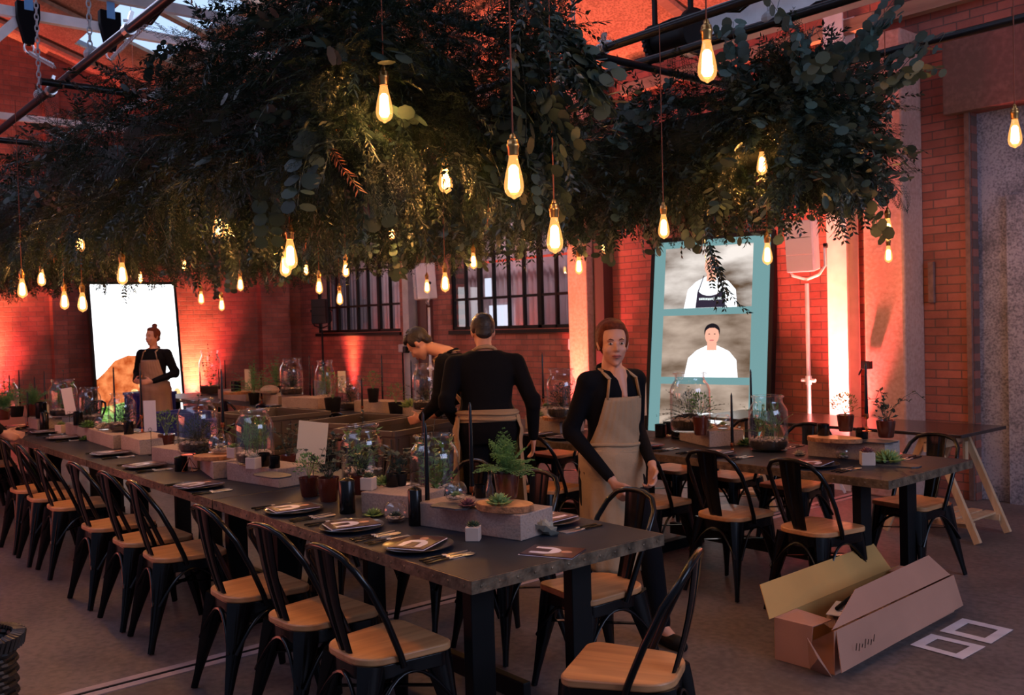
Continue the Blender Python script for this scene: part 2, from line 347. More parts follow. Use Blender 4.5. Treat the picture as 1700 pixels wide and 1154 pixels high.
# roof slope of strand board, with a skylight strip and timber rafters
SK = (4.15, 5.15)
def slab(name, y0, y1, x0, x1, m, th=.03, off=0.):
    mb = MB(); P = [(x, y, TOP(y)+off+t) for t in (0, th) for (x, y) in ((x0, y0), (x1, y0), (x1, y1), (x0, y1))]
    mb.add(P, [(0, 3, 2, 1), (4, 5, 6, 7), (0, 1, 5, 4), (1, 2, 6, 5), (2, 3, 7, 6), (3, 0, 4, 7)]); return struct(mb.build(name, m))
slab('ceiling', SK[1], WY+.35, X0, X1, m_osb)
slab('ceiling', -.9, SK[0], X0, X1, m_osb)
slab('ceiling', SK[0], SK[1], X0, -14.9, m_osb)
slab('ceiling', SK[0]+.3, SK[1], -14.9, -14.0, m_osb)
mb = MB(); mb.add([(X0, -.9, TOP(-.9)), (X1, -.9, TOP(-.9)), (X1, -2.3, TOP(-.9)-.46), (X0, -2.3, TOP(-.9)-.46)], [(0, 1, 2, 3)]); struct(mb.build('ceiling', m_osb))
m_sky = emis('skylight_sheet', (.45, .62, .95), 1.1)
slab('window_9', SK[0], SK[1], -14.9, X1, m_sky, .02, .1)
for x in [X0+.6+.0*i+i*1.5 for i in range(12)]:
    mb = MB(); mb.bar((x, -.8, TOP(-.8)-.07), (x, WY, TOP(WY)-.07), .05, .13, up=(1, 0, 0)); struct(mb.build('beam_rafter', m_timber))
for y in (1.2, 2.7, 5.3, 6.6):
    struct(MB().bar((X0, y, TOP(y)-.17), (X1, y, TOP(y)-.17), .07, .05).build('beam_purlin', m_timber))
# timber wall plate along the long wall
struct(MB().bar((-7.5, 8.08, 4.30), (X1, 8.08, 4.30), .10, .12).build('beam_wall_plate', m_timber))
# truss: white steel chords across the hall with diagonal braces
for tx in (-9.5, -14.0):
    mb = MB(); z = 4.6
    mb.bar((tx, -1, z), (tx, WY, z), .07, .09); struct(mb.build('beam_truss_chord', m_white))
    if tx > -12: struct(MB().bar((tx+.12, -1, z+.28), (tx+.12, WY, z+.28), .07, .10).build('beam_truss_chord', m_grey))
    struct(MB().bar((tx, 1.35, z-.95), (tx, 2.2, z-.02), .05, .08).build('beam_truss_brace', m_white))
    struct(MB().bar((tx, 4.2, z+.05), (tx, 5.4, z+.85), .05, .08).build('beam_truss_brace', m_grey))
# steel H column standing in front of the long wall, and rendered masonry piers
mb = MB(); cx, cy = -4.72, 8.03
mb.box((cx, cy-.1, 2.2), (.2, .016, 4.4)); mb.box((cx, cy+.1, 2.2), (.2, .016, 4.4)); mb.box((cx, cy, 2.2), (.014, .2, 4.4))
struct(mb.build('column_steel', m_white))
struct(MB().box((-4.22, 8.02, 2.05), (.38, .36, 4.1)).build('column_concrete', m_col, bevel=.02))
struct(MB().box((-8.20, 8.07, 2.3), (.33, .26, 4.6)).build('column_rendered', m_col, bevel=.015))
struct(MB().box((-11.98, 8.08, 2.3), (.16, .24, 4.6)).build('column_grey', m_grey))
struct(MB().box((-11.72, 8.14, 2.3), (.24, .12, 4.6)).build('column_brown', mat('dark_brown_paint', (.10, .03, .022), .6)))
struct(MB().box((-7.93, 8.12, 2.3), (.16, .16, 4.6)).build('column_dark', mat('dark_recess', (.06, .03, .028), .7)))  # dark strip standing in for the gap by the pier, darkness in its colour
# lintel over the boarded doorway, grey strand board panel in it
struct(MB().box((-1.8, 8.155, 3.64), (4.0, .10, .62)).build('lintel_doorway', m_conc, bevel=.01))
struct(MB().box((-1.3, 8.33, 1.67), (4.6, .05, 3.33)).build('door_1', m_osbgrey))
struct(MB().box((-1.05, 8.28, 1.30), (4.6, .04, 2.60)).build('door_1', m_osbgrey))
struct(MB().box((-3.63, 8.24, 1.67), (.04, .14, 3.33)).build('door_frame_1', m_conc))
# windows
for k, (a, b) in enumerate((W1, W2)):
    fr = MB(); y = WY+.05
    for z in (SILL+.02, HEAD-.02): fr.bar((a, y, z), (b, y, z), .05, .05)
    for zz in (1.98+.03, 2.62): fr.bar((a, y, zz), (b, y, zz), .035, .035)
    n = 8; xs = [a+(b-a)*i/n for i in range(n+1)]
    for i, x in enumerate(xs):
        t = .075 if i in (0, 2, 6, 8) else .03
        fr.bar((x, y, SILL), (x, y, HEAD), t, .05, up=(0, 1, 0))
    f = struct(fr.build('window_%d' % (k+1), m_blackm))
    g = MB().box(((a+b)/2, WY+.07, (SILL+HEAD)/2), (b-a, .006, HEAD-SILL)).build('glazing', m_pane, f)
    struct(MB().box(((a+b)/2, WY-.005, SILL-.035), (b-a+.06, .07, .05)).build('trim_%d' % (k+1), m_blackm))
# yard seen through the windows: corrugated cladding, pale glowing panels and a red strip
mb = MB(); V = []; nn = 420
for i in range(nn+1):
    x = -19+13*i/nn; V += [(x, 9.75+.03*math.sin(i*1.6), .2), (x, 9.75+.03*math.sin(i*1.6), 4.6)]
mb.add(V, [(2*i, 2*i+2, 2*i+3, 2*i+1) for i in range(nn)])
struct(mb.build('wall_corrugated_yard', mat('corrugated', (.42, .36, .38), .45, .2, var=.3, vscale=.9)))
struct(MB().box((-12, 9.0, -.03), (14, 2.2, .06)).build('ground_yard', m_floor))
m_ypanel = emis('yard_daylight', (.82, .88, 1.0), 1.6)  # pale emissive panels set before the cladding
for (x0, x1, z0, z1) in ((-9.72, -9.42, 1.45, 2.32), (-9.30, -8.7, 1.45, 2.38), (-12.05, -11.55, 1.3, 1.95), (-12.15, -12.0, 2.1, 2.4)):
    struct(MB().box(((x0+x1)/2, 9.66, (z0+z1)/2), (x1-x0, .02, z1-z0)).build('window_yard_opening', m_ypanel))
struct(MB().box((-11.5, 9.6, 2.66), (6.5, .03, .035)).build('trim_5', emis('red_tube', (1, .10, .06), 1.1)))
light('yard_lamp', 'AREA', (-13, 8.9, 3.9), 90, (1, .80, .80), to=(-13, 9.7, 1.5), size=4, sizey=.3)  # added fill lights brightening the cladding, no fixture stands there
light('yard_lamp', 'AREA', (-9.6, 8.9, 3.9), 60, (1, .75, .78), to=(-9.6, 9.7, 1.5), size=3, sizey=.3)
# expansion joint in the floor: two pale strips with a dark slot
for dx, m, wd in ((-.040, mat('pale_joint', (.40, .31, .32), .6, var=.2), .05), (.040, None, .05), (0, m_blackm, .014)):
    m = m or MT['pale_joint']
    struct(MB().box((-4.5+dx, 3.2, .002), (wd, 10.2, .004 if wd > .02 else .006)).build('floor_marking', m))
# crane runway beam below the roof
mb = MB()
for z, wd in ((3.76, .16), (4.03, .16)): mb.box((-2.6, 6.0, z), (4.6, wd, .016))
mb.box((-2.6, 6.0, 3.895), (4.6, .012, .27)); struct(mb.build('beam_crane_runway', m_white))

# ------------------------------------------------------------------ things on the walls
t = thing('winch_drum', 'dark round hoist drum with toothed wheel hanging under the roof by the white beam', 'hoist', Yp(1130, 60, 5.6))
mb = MB(); mb.tube([(-.22, 0, 0), (.12, 0, 0)], .10, 20); mb.tube([(.12, 0, 0), (.16, 0, 0)], .17, 24); mb.build('drum', m_blackm, t, 40)
mb = MB(); mb.tube([(-.27, 0, 0), (-.23, 0, 0)], .13, 24)
for k in range(24): a = 2*PI*k/24; mb.box((-.25, .135*math.cos(a), .135*math.sin(a)), (.03, .018, .018))
mb.build('toothed_wheel', m_blackm, t, 40)
MB().bar((-.25, 0, 0), (-.25, 0, .85), .03).bar((.1, 0, .1), (.1, 0, .85), .03).build('hanger', m_blackm, t)
t = thing('junction_box', 'small grey junction box on the grey column between the windows', 'junction box', (-12.05, 7.93, 1.31))
MB().box((0, 0, 0), (.14, .07, .12)).build('housing', m_grey, t, bevel=.01); MB().tube([(0, 0, -.06), (0, 0, -1.2)], .012).build('conduit', m_blackm, t)
MB().box((.10, 0, -.02), (.09, .08, .10)).build('switch', m_blackm, t, bevel=.008)
t = thing('junction_box', 'white socket box on the brick right of the second window', 'junction box', (-8.50, 8.14, 1.36))
MB().box((0, 0, 0), (.12, .07, .14)).build('housing', m_white, t, bevel=.01); MB().tube([(.06, 0, .07), (.06, 0, 2.2)], .014).build('conduit', m_grey, t)
MB().box((.07, -.01, -.01), (.06, .06, .09)).build('switch', m_blackm, t, bevel=.006)
t = thing('wall_bracket', 'small dark bracket fixed to the concrete pier right of the steel column', 'bracket', (-4.36, 7.80, 1.18))
MB().box((0, -.02, 0), (.09, .05, .07)).tube([(-.04, -.03, -.03), (-.06, -.05, -.09)], .008).build('plate', m_blackm, t, bevel=.006)
tag(MB().box((-3.95, 8.17, 1.9), (.05, .04, .36)).build('wall_bracket', m_conc, bevel=.005), 'pale vertical plate on the brick beside the boarded doorway', 'bracket')

def screen(name, label, loc, rz, tilt, w, h, draw):
    t = thing(name, label, 'screen', loc, rz); t.rotation_euler = (-tilt, 0, rz)
    d = .12
    mb = MB(); b = .045
    mb.box((0, d/2+.008, h/2), (w, d-.016, h)); mb.box((-w/2+b/2, 0, h/2), (b, .016, h)); mb.box((w/2-b/2, 0, h/2), (b, .016, h)); mb.box((0, 0, h-b/2), (w-2*b, .016, b)); mb.box((0, 0, .1), (w-2*b, .016, .2))
    mb.build('frame', m_blackm, t, bevel=.004)
    draw(t, w-2*b, h-.2-b, .2); return t
def flat(mbpts, name, m, t, y, label=None):
    """flat picture shape on the screen face, outline in x,z"""
    mb = MB(); n = len(mbpts); mb.add([(x, y, z) for x, z in mbpts]+[(x, y+.0015, z) for x, z in mbpts], [tuple(range(n)), tuple(range(n, 2*n))[::-1]]+[(k, n+k, n+(k+1) % n, (k+1) % n) for k in range(n)])
    o = mb.build(name, m, t)
    if label: o['label'] = label
    return o
def ov(cx, cz, rx, rz_, n=20, a0=0, a1=2*PI): return [(cx+rx*math.cos(a0+(a1-a0)*i/n), cz+rz_*math.sin(a0+(a1-a0)*i/n)) for i in range(n+(a1-a0 < 6))]
def picmat(name, c1, c2, s, sx=1, sz=1, st=1.0):
    m = bpy.data.materials.new(name); m.use_nodes = True; n = m.node_tree.nodes; L = m.node_tree.links; n.remove(n['Principled BSDF'])
    tc = n.new('ShaderNodeTexCoord'); mp = n.new('ShaderNodeMapping'); mp.inputs['Scale'].default_value = (sx, 1, sz); nz = n.new('ShaderNodeTexNoise'); nz.inputs['Scale'].default_value = s; nz.inputs['Detail'].default_value = 6
    rp = n.new('ShaderNodeValToRGB'); rp.color_ramp.elements[0].position = .33; rp.color_ramp.elements[1].position = .67
    rp.color_ramp.elements[0].color = (*c1, 1); rp.color_ramp.elements[1].color = (*c2, 1)
    e = n.new('ShaderNodeEmission'); e.inputs[1].default_value = st
    L.new(tc.outputs['Object'], mp.inputs[0]); L.new(mp.outputs[0], nz.inputs[0]); L.new(nz.outputs[0], rp.inputs[0]); L.new(rp.outputs[0], e.inputs[0]); L.new(e.outputs[0], n['Material Output'].inputs[0]); return m
e_white = emis('screen_white', (.95, .97, 1.0), 2.6); e_teal = emis('screen_teal', (.15, .29, .30), 1.0); e_coat = emis('picture_white', (.92, .95, 1.0), 1.5)
def food(t, w, h, z0):
    flat([(-w/2, z0), (w/2, z0), (w/2, z0+h), (-w/2, z0+h)], 'display', e_white, t, -.002)
    st = picmat('picture_meat', (.42, .06, .01), (1, .30, .10), 7, 1, 1, 1.0)
    P = [(-.50*w, z0), (.1*w, z0), (.30*w, z0+.40), (.26*w, z0+.70), (.18*w, z0+.92), (.04*w, z0+1.08), (-.12*w, z0+1.10), (-.28*w, z0+1.02), (-.41*w, z0+.84), (-.50*w, z0+.74)]
    flat(P, 'picture_meat', st, t, -.004)
    pt = picmat('picture_potato', (.75, .40, .04), (1, .95, .60), 14, 1, 1, 1.1); gr = picmat('picture_greens', (.10, .30, .02), (.55, .95, .30), 18, 1, 1, 1.0)
    flat([(-.5*w, z0), (.5*w, z0), (.42*w, z0+.36), (.2*w, z0+.34), (0, z0+.42), (-.3*w, z0+.34), (-.5*w, z0+.30)], 'picture_greens', gr, t, -.006)
    r = random.Random(3)
    for i in range(16):
        x = -.22*w+.62*w*r.random(); z = z0+.34+.34*r.random()*(1-abs(x)/w); flat(ov(x, z, .045+.03*r.random(), .04+.02*r.random(), 12), 'picture_potato', pt, t, -.008-.0004*i)
    flat([(.02*w, z0+.68), (.24*w, z0+.80), (.24*w, z0+.84), (.01*w, z0+.71)], 'picture_knife', e_coat, t, -.015)
    flat(ov(.44*w, z0+.42, .05*w, .12, 16), 'picture_sauce', picmat('picture_sauce', (1, .45, .10), (1, .9, .5), 5), t, -.015)
screen('display_screen', 'tall white lit screen with a food picture, leaning at the end wall', (-14.95, 4.98, .02), math.radians(86), math.radians(9), 1.36, 2.48, food)
def chefs(t, w, h, z0):
    flat([(-w/2, z0), (w/2, z0), (w/2, z0+h), (-w/2, z0+h)], 'display', e_teal, t, -.002)
    pw = w*.76; px = -.02*w; sk = emis('picture_skin', (.85, .42, .30), 1.0); hr = emis('picture_hair', (.012, .010, .014), 1.0); ap = emis('picture_apron', (.03, .022, .04), 1.0); tx = emis('picture_lettering', (.75, .85, .85), 1.0)
    ph = .655
    for k in range(3):
        zt = z0+h-.075-k*(ph+.075); zb = max(zt-ph, z0+.07)
        wd = picmat('picture_planks', (.10, .055, .028), (.60, .47, .38) if k else (.90, .82, .76), 1.7, .8, 2.2, .9)
        flat([(px-pw/2, zb), (px+pw/2, zb), (px+pw/2, zt), (px-pw/2, zt)], 'picture_planks', wd, t, -.004)
        if k == 2: 
            flat([(-.25, zb), (.28, zb), (.24, zb+.25), (.08, zb+.36), (-.08, zb+.36), (-.2, zb+.25)], 'picture_jacket', e_coat, t, -.006)
            continue
        cx = .02 if k == 0 else .05; y = -.006
        body = [(cx-.30, zb), (cx-.26, zb+.20), (cx-.17, zb+.28), (cx-.06, zb+.33), (cx+.06, zb+.33), (cx+.19, zb+.27), (cx+.27, zb+.18), (cx+.29, zb)]
        flat(body, 'picture_jacket', e_coat, t, y)
        flat([(cx-.055, zb+.28), (cx+.055, zb+.28), (cx+.05, zb+.38), (cx-.05, zb+.38)], 'picture_neck', sk, t, y-.002)
        flat(ov(cx, zb+.44, .078, .105, 20), 'picture_face', sk, t, y-.004)
        if k == 1: flat([(cx-.082, zb+.43)]+ov(cx, zb+.48, .086, .082, 16, PI, 0)[0:17]+[(cx+.082, zb+.43), (cx+.068, zb+.49), (cx+.03, zb+.515), (cx-.03, zb+.515), (cx-.068, zb+.49)], 'picture_hair', hr, t, y-.006)
        for s in (-1, 1): flat(ov(cx+s*.03, zb+.45, .011, .005, 8), 'picture_eye', hr, t, y-.008)
        flat(ov(cx, zb+.385, .028, .007, 10), 'picture_mouth', emis('picture_lips', (.6, .15, .15), 1) if k == 0 else MT['picture_lips'], t, y-.008)
        if k == 0:
            flat([(cx-.165, zb), (cx+.17, zb), (cx+.14, zb+.16), (cx+.125, zb+.20)]+ov(cx-.01, zb+.20, .13, .075, 10, 0, -PI)[1:]+[(cx-.15, zb+.16)], 'picture_apron', ap, t, y-.010)
            for s in (-1, 1): flat([(cx+s*.128, zb+.18), (cx+s*.142, zb+.18), (cx+s*.085, zb+.34), (cx+s*.075, zb+.34)], 'picture_strap', ap, t, y-.010)
            for a, b in ((-.125, .03), (.055, .125)):
                r = random.Random(5); x = a
                while x < b: ww = .012+.006*r.random(); zz = zb+.088+.006*r.random(); flat([(cx+x, zz-.012), (cx+x+ww, zz-.012), (cx+x+ww, zz+.010), (cx+x, zz+.010)], 'picture_lettering', tx, t, y-.013); x += ww+.004
            flat([(cx+.038, zb+.07), (cx+.042, zb+.07), (cx+.042, zb+.11), (cx+.038, zb+.11)], 'picture_lettering', tx, t, y-.013)
    for a in (-.32, .05): flat([(a, z0+.035), (a+.20, z0+.035), (a+.20, z0+.06), (a, z0+.06)], 'picture_caption', e_coat, t, -.004)
a = Zp(1090, 790, 0); 
screen('display_screen', 'tall black-framed screen showing two chefs in white jackets on a teal ground', (-6.12, 7.66, .02), math.radians(15), math.radians(8), 1.38, 2.52, chefs)

def speaker_stand(label, top, zt, m, rz, boxw=.28, boxh=.50, sp_label='', tilt=.12, arm=True):
    x, y = top; t = thing('speaker_stand', label, 'stand', (x, y, 0))
    MB().tube([(0, 0, .10), (0, 0, zt)], .018, 12).build('pole', m, t, 40)
    MB().tube([(0, 0, 1.0), (0, 0, 1.08)], .027, 12).tube([(-.07, 0, 1.04), (.07, 0, 1.04)], .016, 8).build('collar', m, t, 40)
    for k in range(3):
        a = 2*PI*k/3+.5; MB().bar((0, 0, .62), (.30*math.cos(a), .30*math.sin(a), .012), .022, .022).build('leg', m, t)
    s = thing('loudspeaker', sp_label, 'loudspeaker', (x, y, zt+.035), rz)
    mb = MB(); pr = [(-boxw/2, -.14), (boxw/2, -.14), (boxw/2*.72, .14), (-boxw/2*.72, .14)]; Mx = Matrix.Translation((0, -.03, .08)) @ Matrix.Rotation(tilt, 4, 'X')
    mb.prism(pr, 0, boxh, Mx); mb.build('cabinet', m, s, bevel=.012)
    g = MB()
    for k in range(3): g.box((0, -.147, .085+boxh/6+k*boxh/3-.02*0), (boxw*.9, .008, boxh/3-.012))
    o = g.build('grille', mat('grille_'+m.name, tuple(c*.75 for c in MT[m.name].node_tree.nodes['Principled BSDF'].inputs[0].default_value[:3]), .6), s); o.matrix_local = Matrix.Translation((0, -.03, .0)) @ Matrix.Rotation(tilt, 4, 'X')
    MB().tube([(-.12, -.02, .04), (-.17, .0, .12), (-.165, 0, .3)], .012).tube([(.12, -.02, .04), (.17, .0, .12), (.165, 0, .3)], .012).tube([(-.12, -.02, .04), (0, 0, .0), (.12, -.02, .04)], .012).build('yoke', m, s, 40)
    for q in (-1, 1): MB().tube([(q*.16, 0, .3), (q*.19, 0, .3)], .024, 10).build('knob', m_blackm, s, 40)
    return t
p = Yp(1340, 500, 7.62); speaker_stand('white pole stand under the white loudspeaker beside the chef screen', (p[0], 7.62), 1.93, m_white, .25, .26, .46, 'white loudspeaker on a pole between the chef screen and the steel column')
p = Yp(712, 515, 7.6); speaker_stand('white pole stand between the two barred windows', (p[0], 7.6), 1.90, m_white, -.5, .34, .50, 'white loudspeaker on a pole in front of the grey column between the windows', .05)
p = Yp(535, 560, 7.9); speaker_stand('thin black pole stand in the far corner left of the first window', (p[0], 7.9), 1.62, m_blackm, .8, .26, .42, 'black loudspeaker on a thin pole in the far corner of the hall', .05)

# uplights on the floor (fixtures)
for (x, y, rz, lab) in ((-14.0, 7.9, 0, 'small black floor uplight under the first window'), (-8.2, 7.55, 0, 'small black floor uplight at the foot of the rendered pier'), (-4.66, 7.55, 0, 'small black floor uplight at the foot of the white steel column'),
                  (-15.45, 6.15, PI/2, 'small black floor uplight at the end wall right of the white screen'), (-15.45, 2.55, PI/2, 'small black floor uplight at the end wall left of the white screen')):
    t = thing('uplight', lab, 'uplight', (x, y, 0), rz); MB().lathe([(.07, .03), (.07, .12), (.06, .12), (.06, .10)], n=16).build('housing', m_blackm, t, 40)
    MB().lathe([(0, .104), (.058, .104)], n=16).build('lens', emis('uplight_lens', (1, .3, .2), 6) if 'uplight_lens' not in MT else MT['uplight_lens'], t); MB().box((-.08, 0, .06), (.01, .05, .12)).box((.08, 0, .06), (.01, .05, .12)).box((0, 0, .01), (.17, .05, .02)).build('bracket', m_blackm, t)

# ------------------------------------------------------------------ tables
TZ = .76
def table(x0, x1, y0, y1, label, group):
    t = thing('dining_table', label, 'table', ((x0+x1)/2, (y0+y1)/2, 0), 0, group); L = x1-x0; W = y1-y0
    MB().box((0, 0, TZ-.022), (L-.004, W-.004, .044)).build('tabletop', m_blackfoil, t, bevel=.003)
    e = MB()
    for s in (-1, 1):
        e.box((0, s*(W/2), TZ-.024), (L+.002, .004, .046)); e.box((s*(L/2), 0, TZ-.024), (.004, W+.002, .046))
        for k in range(12): e.ell((s*(L/2+.003), -W/2+.04+k*(W-.08)/11, TZ-.024), (.003, .006, .006), 6, 4)
        for k in range(24): e.ell((-L/2+.04+k*(L-.08)/23, s*(W/2+.003), TZ-.024), (.006, .003, .006), 6, 4)
    e.build('edge_trim', m_edge, t)
    for sx in (-1, 1):
        for sy in (-1, 1):
            MB().box((sx*(L/2-.29), .02+sy*.26, (TZ-.045)/2), (.055, .11, TZ-.045)).build('leg', m_blackm, t, bevel=.004)
        MB().box((sx*(L/2-.29), .02, .035), (.07, W-.34, .07)).build('foot_beam', m_blackm, t, bevel=.004)
    MB().box((0, 0, .16), (L-.6, .04, .08)).build('stretcher', m_blackm, t, bevel=.004)
    return t
gt = 'black steel-topped tables end to end in the near row'
labs = ['nearest table of the near row, brass-edged black top with its corner pointing at the camera', 'second table from the near end of the near row, black steel top', 'third table from the near end of the near row, black steel top', 'fourth table of the near row, black steel top crowded with jars', 'far end table of the near row, beyond the left frame edge chairs']
for i in range(5): table(-4.692-2.2*i, -2.508-2.2*i, 1.90, 2.88, labs[i], gt)
labs = ['nearest table of the back row, worn black top beside the cardboard box', 'second table from the near end of the back row, behind the walking waitress', 'third table of the back row, where the two men work', 'fourth table of the back row, behind the grey crates', 'far end table of the back row by the end wall']
for i in range(5): table(-4.652-2.2*i, -2.468-2.2*i, 4.60, 5.57, labs[i], 'black steel-topped tables end to end in the back row')

# ------------------------------------------------------------------ chairs: steel cafe chair with an elm seat
def rrect(w0, w1, d, r, n=5):
    """seat outline: front (+y) width w1, back (-y) width w0"""
    P = []; cs = [(w1/2, d/2, 0), (-w1/2, d/2, 90), (-w0/2, -d/2, 180), (w0/2, -d/2, 270)]; rr = [r, r, r*2.1, r*2.1]
    for (x, y, a), q in zip(cs, rr):
        cx = x-math.copysign(q, x); cy = y-math.copysign(q, y)
        for k in range(n+1): t = math.radians(a+90*k/n); P.append((cx+q*math.cos(t), cy+q*math.sin(t)))
    return P
def make_chair():
    t = thing('cafe_chair', 'x', 'chair')
    MB().prism(rrect(.33, .38, .37, .05, 6), .440, .468).build('seat', m_seat, t, 40, bevel=.006)
    mb = MB(); mb.prism(rrect(.31, .36, .35, .05, 5), .385, .438); mb.build('seat_frame', m_black, t, 40, bevel=.004)
    for sx in (-1, 1):
        for sy, (bx, by) in ((1, (.195, .205)), (-1, (.185, -.235))):
            ax, ay = (.135, .135*sy) if sy > 0 else (.12, -.13)
            pts = [Vector((sx*(ax+(bx-ax)*u), ay+(by-ay)*u, .43*(1-u)+.004)) for u in (0, .15, .35, .6, .85, 1)]
            mb = MB(); mb.tube(pts, [.062, .056, .044, .030, .019, .017], 8, flat=.62)
            d = Vector((sx, sy, 0)).normalized()
            mb.tube([p+d*(r*.55) for p, r in zip(pts, [.06, .054, .042, .028, .018, .016])], [.010, .010, .009, .007, .005, .004], 6)
            mb.build('leg', m_black, t, 50)
    # arched braces below the seat
    for (a, b) in (((-.15, .17), (.15, .17)), ((-.14, -.18), (.14, -.18)), ((-.16, -.16), (-.16, .16)), ((.16, -.16), (.16, .16))):
        P = []
        for k in range(13):
            u = k/12; x = a[0]+(b[0]-a[0])*u; y = a[1]+(b[1]-a[1])*u; e = 1+.16*(2*abs(u-.5))**2; P.append((x*e, y*e, .395-.16*(abs(2*u-1))**2.2))
        MB().tube(P, .008, 6).build('brace', m_black, t, 60)
    MB().bar((-.16, -.17, .30), (.16, .17, .30), .022, .005).bar((.16, -.17, .302), (-.16, .17, .302), .022, .005).ell((0, 0, .30), (.028, .028, .008)).build('cross_brace', m_black, t)
    H = [(.178, -.035, .425), (.182, -.05, .47), (.186, -.105, .60), (.182, -.165, .72), (.165, -.21, .79), (.125, -.235, .835), (.06, -.245, .853), (0, -.247, .857)]
    P = H+[(-x, y, z) for x, y, z in H[-2::-1]]
    MB().tube(P, .0125, 10).build('back_hoop', m_black, t, 60)
    mb = MB(); V = []; n = 7
    for k in range(n):
        u = k/(n-1); z = .455+.395*u; y = -.165-.085*u-.012*math.sin(PI*u); hw = .042+.028*u
        for j, (fx, dy) in enumerate(((-1, .004), (-.75, -.004), (-.3, -.004), (-.2, .003), (.2, .003), (.3, -.004), (.75, -.004), (1, .004))): V.append((fx*hw, y+dy, z))
    mb.add(V+[(x, y+.004, z) for x, y, z in V], [(k*8+j, k*8+j+1, (k+1)*8+j+1, (k+1)*8+j) for k in range(n-1) for j in range(7)]+[(8*n+k*8+j+1, 8*n+k*8+j, 8*n+(k+1)*8+j, 8*n+(k+1)*8+j+1) for k in range(n-1) for j in range(7)])
    mb.build('back_splat', m_black, t, 35)
    return t
chair0 = make_chair(); used = [0]
def chair(x, y, deg, label, group):
    if not used[0]: used[0] = 1; r = chair0; r.location = (x, y, 0); r.rotation_euler = (0, 0, math.radians(deg)); r['label'] = label; r['group'] = group; return r
    return dup(chair0, (x, y, 0), math.radians(deg), label, group)
g1 = 'black steel cafe chairs along the front of the near row'
xs = [-2.955, -3.47, -4.02, -4.975, -5.46, -6.02, -6.93, -7.42, -7.93, -9.75, -10.3]
for i, x in enumerate(xs):
    lab = 'black steel chair, elm seat, %s from the near corner, front of near row' % ORD[i]
    chair(x, 1.83+.012*math.sin(i*2.3), 3*math.sin(i*1.7), lab, g1)
g2 = 'black steel cafe chairs on the aisle side of the near row'
for i, (x, y, a) in enumerate(((-2.93, 2.90, 172), (-3.62, 2.97, 183), (-4.2, 3.0, 178), (-5.2, 3.0, 181), (-5.75, 3.02, 178), (-7.4, 3.0, 182))):
    chair(x, y, a, 'black steel chair, elm seat, %s from the near end, aisle side of near row' % ORD[i], g2)
chair(-2.17, 2.29, 119-0, 'black steel chair with pale elm seat pulled out at the head of the near table', None)
g3 = 'black steel cafe chairs on the aisle side of the back row'
for i, (x, y, a) in enumerate(((-2.88, 4.60, -4), (-3.46, 4.60, 2), (-4.05, 4.56, 3), (-4.93, 4.46, 8), (-7.6, 4.5, 4), (-8.3, 4.5, -5), (-9.2, 4.52, 3), (-10.1, 4.5, 0))):
    chair(x, y, a, 'black steel chair, elm seat, %s from the near end, aisle side of back row' % ORD[i], g3)
g4 = 'black steel cafe chairs on the wall side of the back row'
for i, (x, y, a) in enumerate(((-2.85, 5.62, 172), (-3.75, 5.70, 184), (-4.3, 5.72, 176), (-4.85, 5.70, 183), (-6.2, 5.7, 180), (-7.3, 5.7, 177))):
    chair(x, y, a, 'black steel chair, elm seat, %s from the near end, wall side of back row' % ORD[i], g4)
# a few chairs by the blue crates at the far left
for i, (x_, y_, a) in enumerate(((-11.5, 3.12, 200), (-10.0, 3.12, 160))):
    p = (x_, y_); chair(-8.9-1.4*i*-1 if 0 else p[0], p[1], a, ['black steel chair standing by the blue crates, left of the two', 'black steel chair standing by the blue crates, right of the two'][i], None)

# ------------------------------------------------------------------ leaves and little plants
def fern(mb, n=14, L=.16, H=.9, c=(0, 0, 0), seed=1, leafl=.022, leafw=.012):
    r = random.Random(seed); c = Vector(c)
    for i in range(n):
        a = 2*PI*i/n+r.uniform(-.3, .3); el = r.uniform(.35, 1.35)*H; l = L*r.uniform(.7, 1.15)
        d = Vector((math.cos(a)*math.cos(el), math.sin(a)*math.cos(el), math.sin(el))); p = c.copy(); k = 9; pts = [p.copy()]
        for j in range(k):
            d = (d+Vector((0, 0, -.10))).normalized(); p = p+d*l/k; pts.append(p.copy())
            if j > 0:
                sd = d.cross(Vector((0, 0, 1))).normalized(); s0 = math.sin(PI*min(1, (j+.6)/k))
                for q in (-1, 1):
                    bd = (sd*q+d*.5).normalized(); bl = leafl*1.9*s0
                    for u in (.15, .5, .85):
                        for v in (-1, 1): mb.leaf(p+bd*bl*u, bd*.6+d*v*.6+Vector((0, 0, r.uniform(-.2, .3))), (0, 0, 1), leafl*.62*s0+.003, leafw*.7)
        mb.tube(pts[:-1], .0009, 3, False)
def rosette(mb, R=.035, rows=4, n=8, c=(0, 0, 0), el0=.15, el1=1.3, W=.42, thick=.16):
    c = Vector(c)
    for i in range(rows):
        u = i/max(1, rows-1); el = el0+(el1-el0)*u; L = R*(1-.35*u)
        for k in range(n-i):
            a = 2*PI*(k+.5*(i % 2))/(n-i)+i*.4; d = Vector((math.cos(a)*math.cos(el), math.sin(a)*math.cos(el), math.sin(el))); x = Vector((-math.sin(a), math.cos(a), 0)); nn = x.cross(d)*-1
            w2 = L*W/2; th = L*thick; P = [c+d*L*.08, c+d*L*.55+x*w2, c+d*L*.55-x*w2, c+d*L*.5+nn*th*.35, c+d*L*.5-nn*th, c+d*L]
            mb.add(P, [(0, 1, 3), (0, 3, 2), (3, 1, 5), (3, 5, 2), (0, 4, 1), (0, 2, 4), (4, 5, 1), (4, 2, 5)])
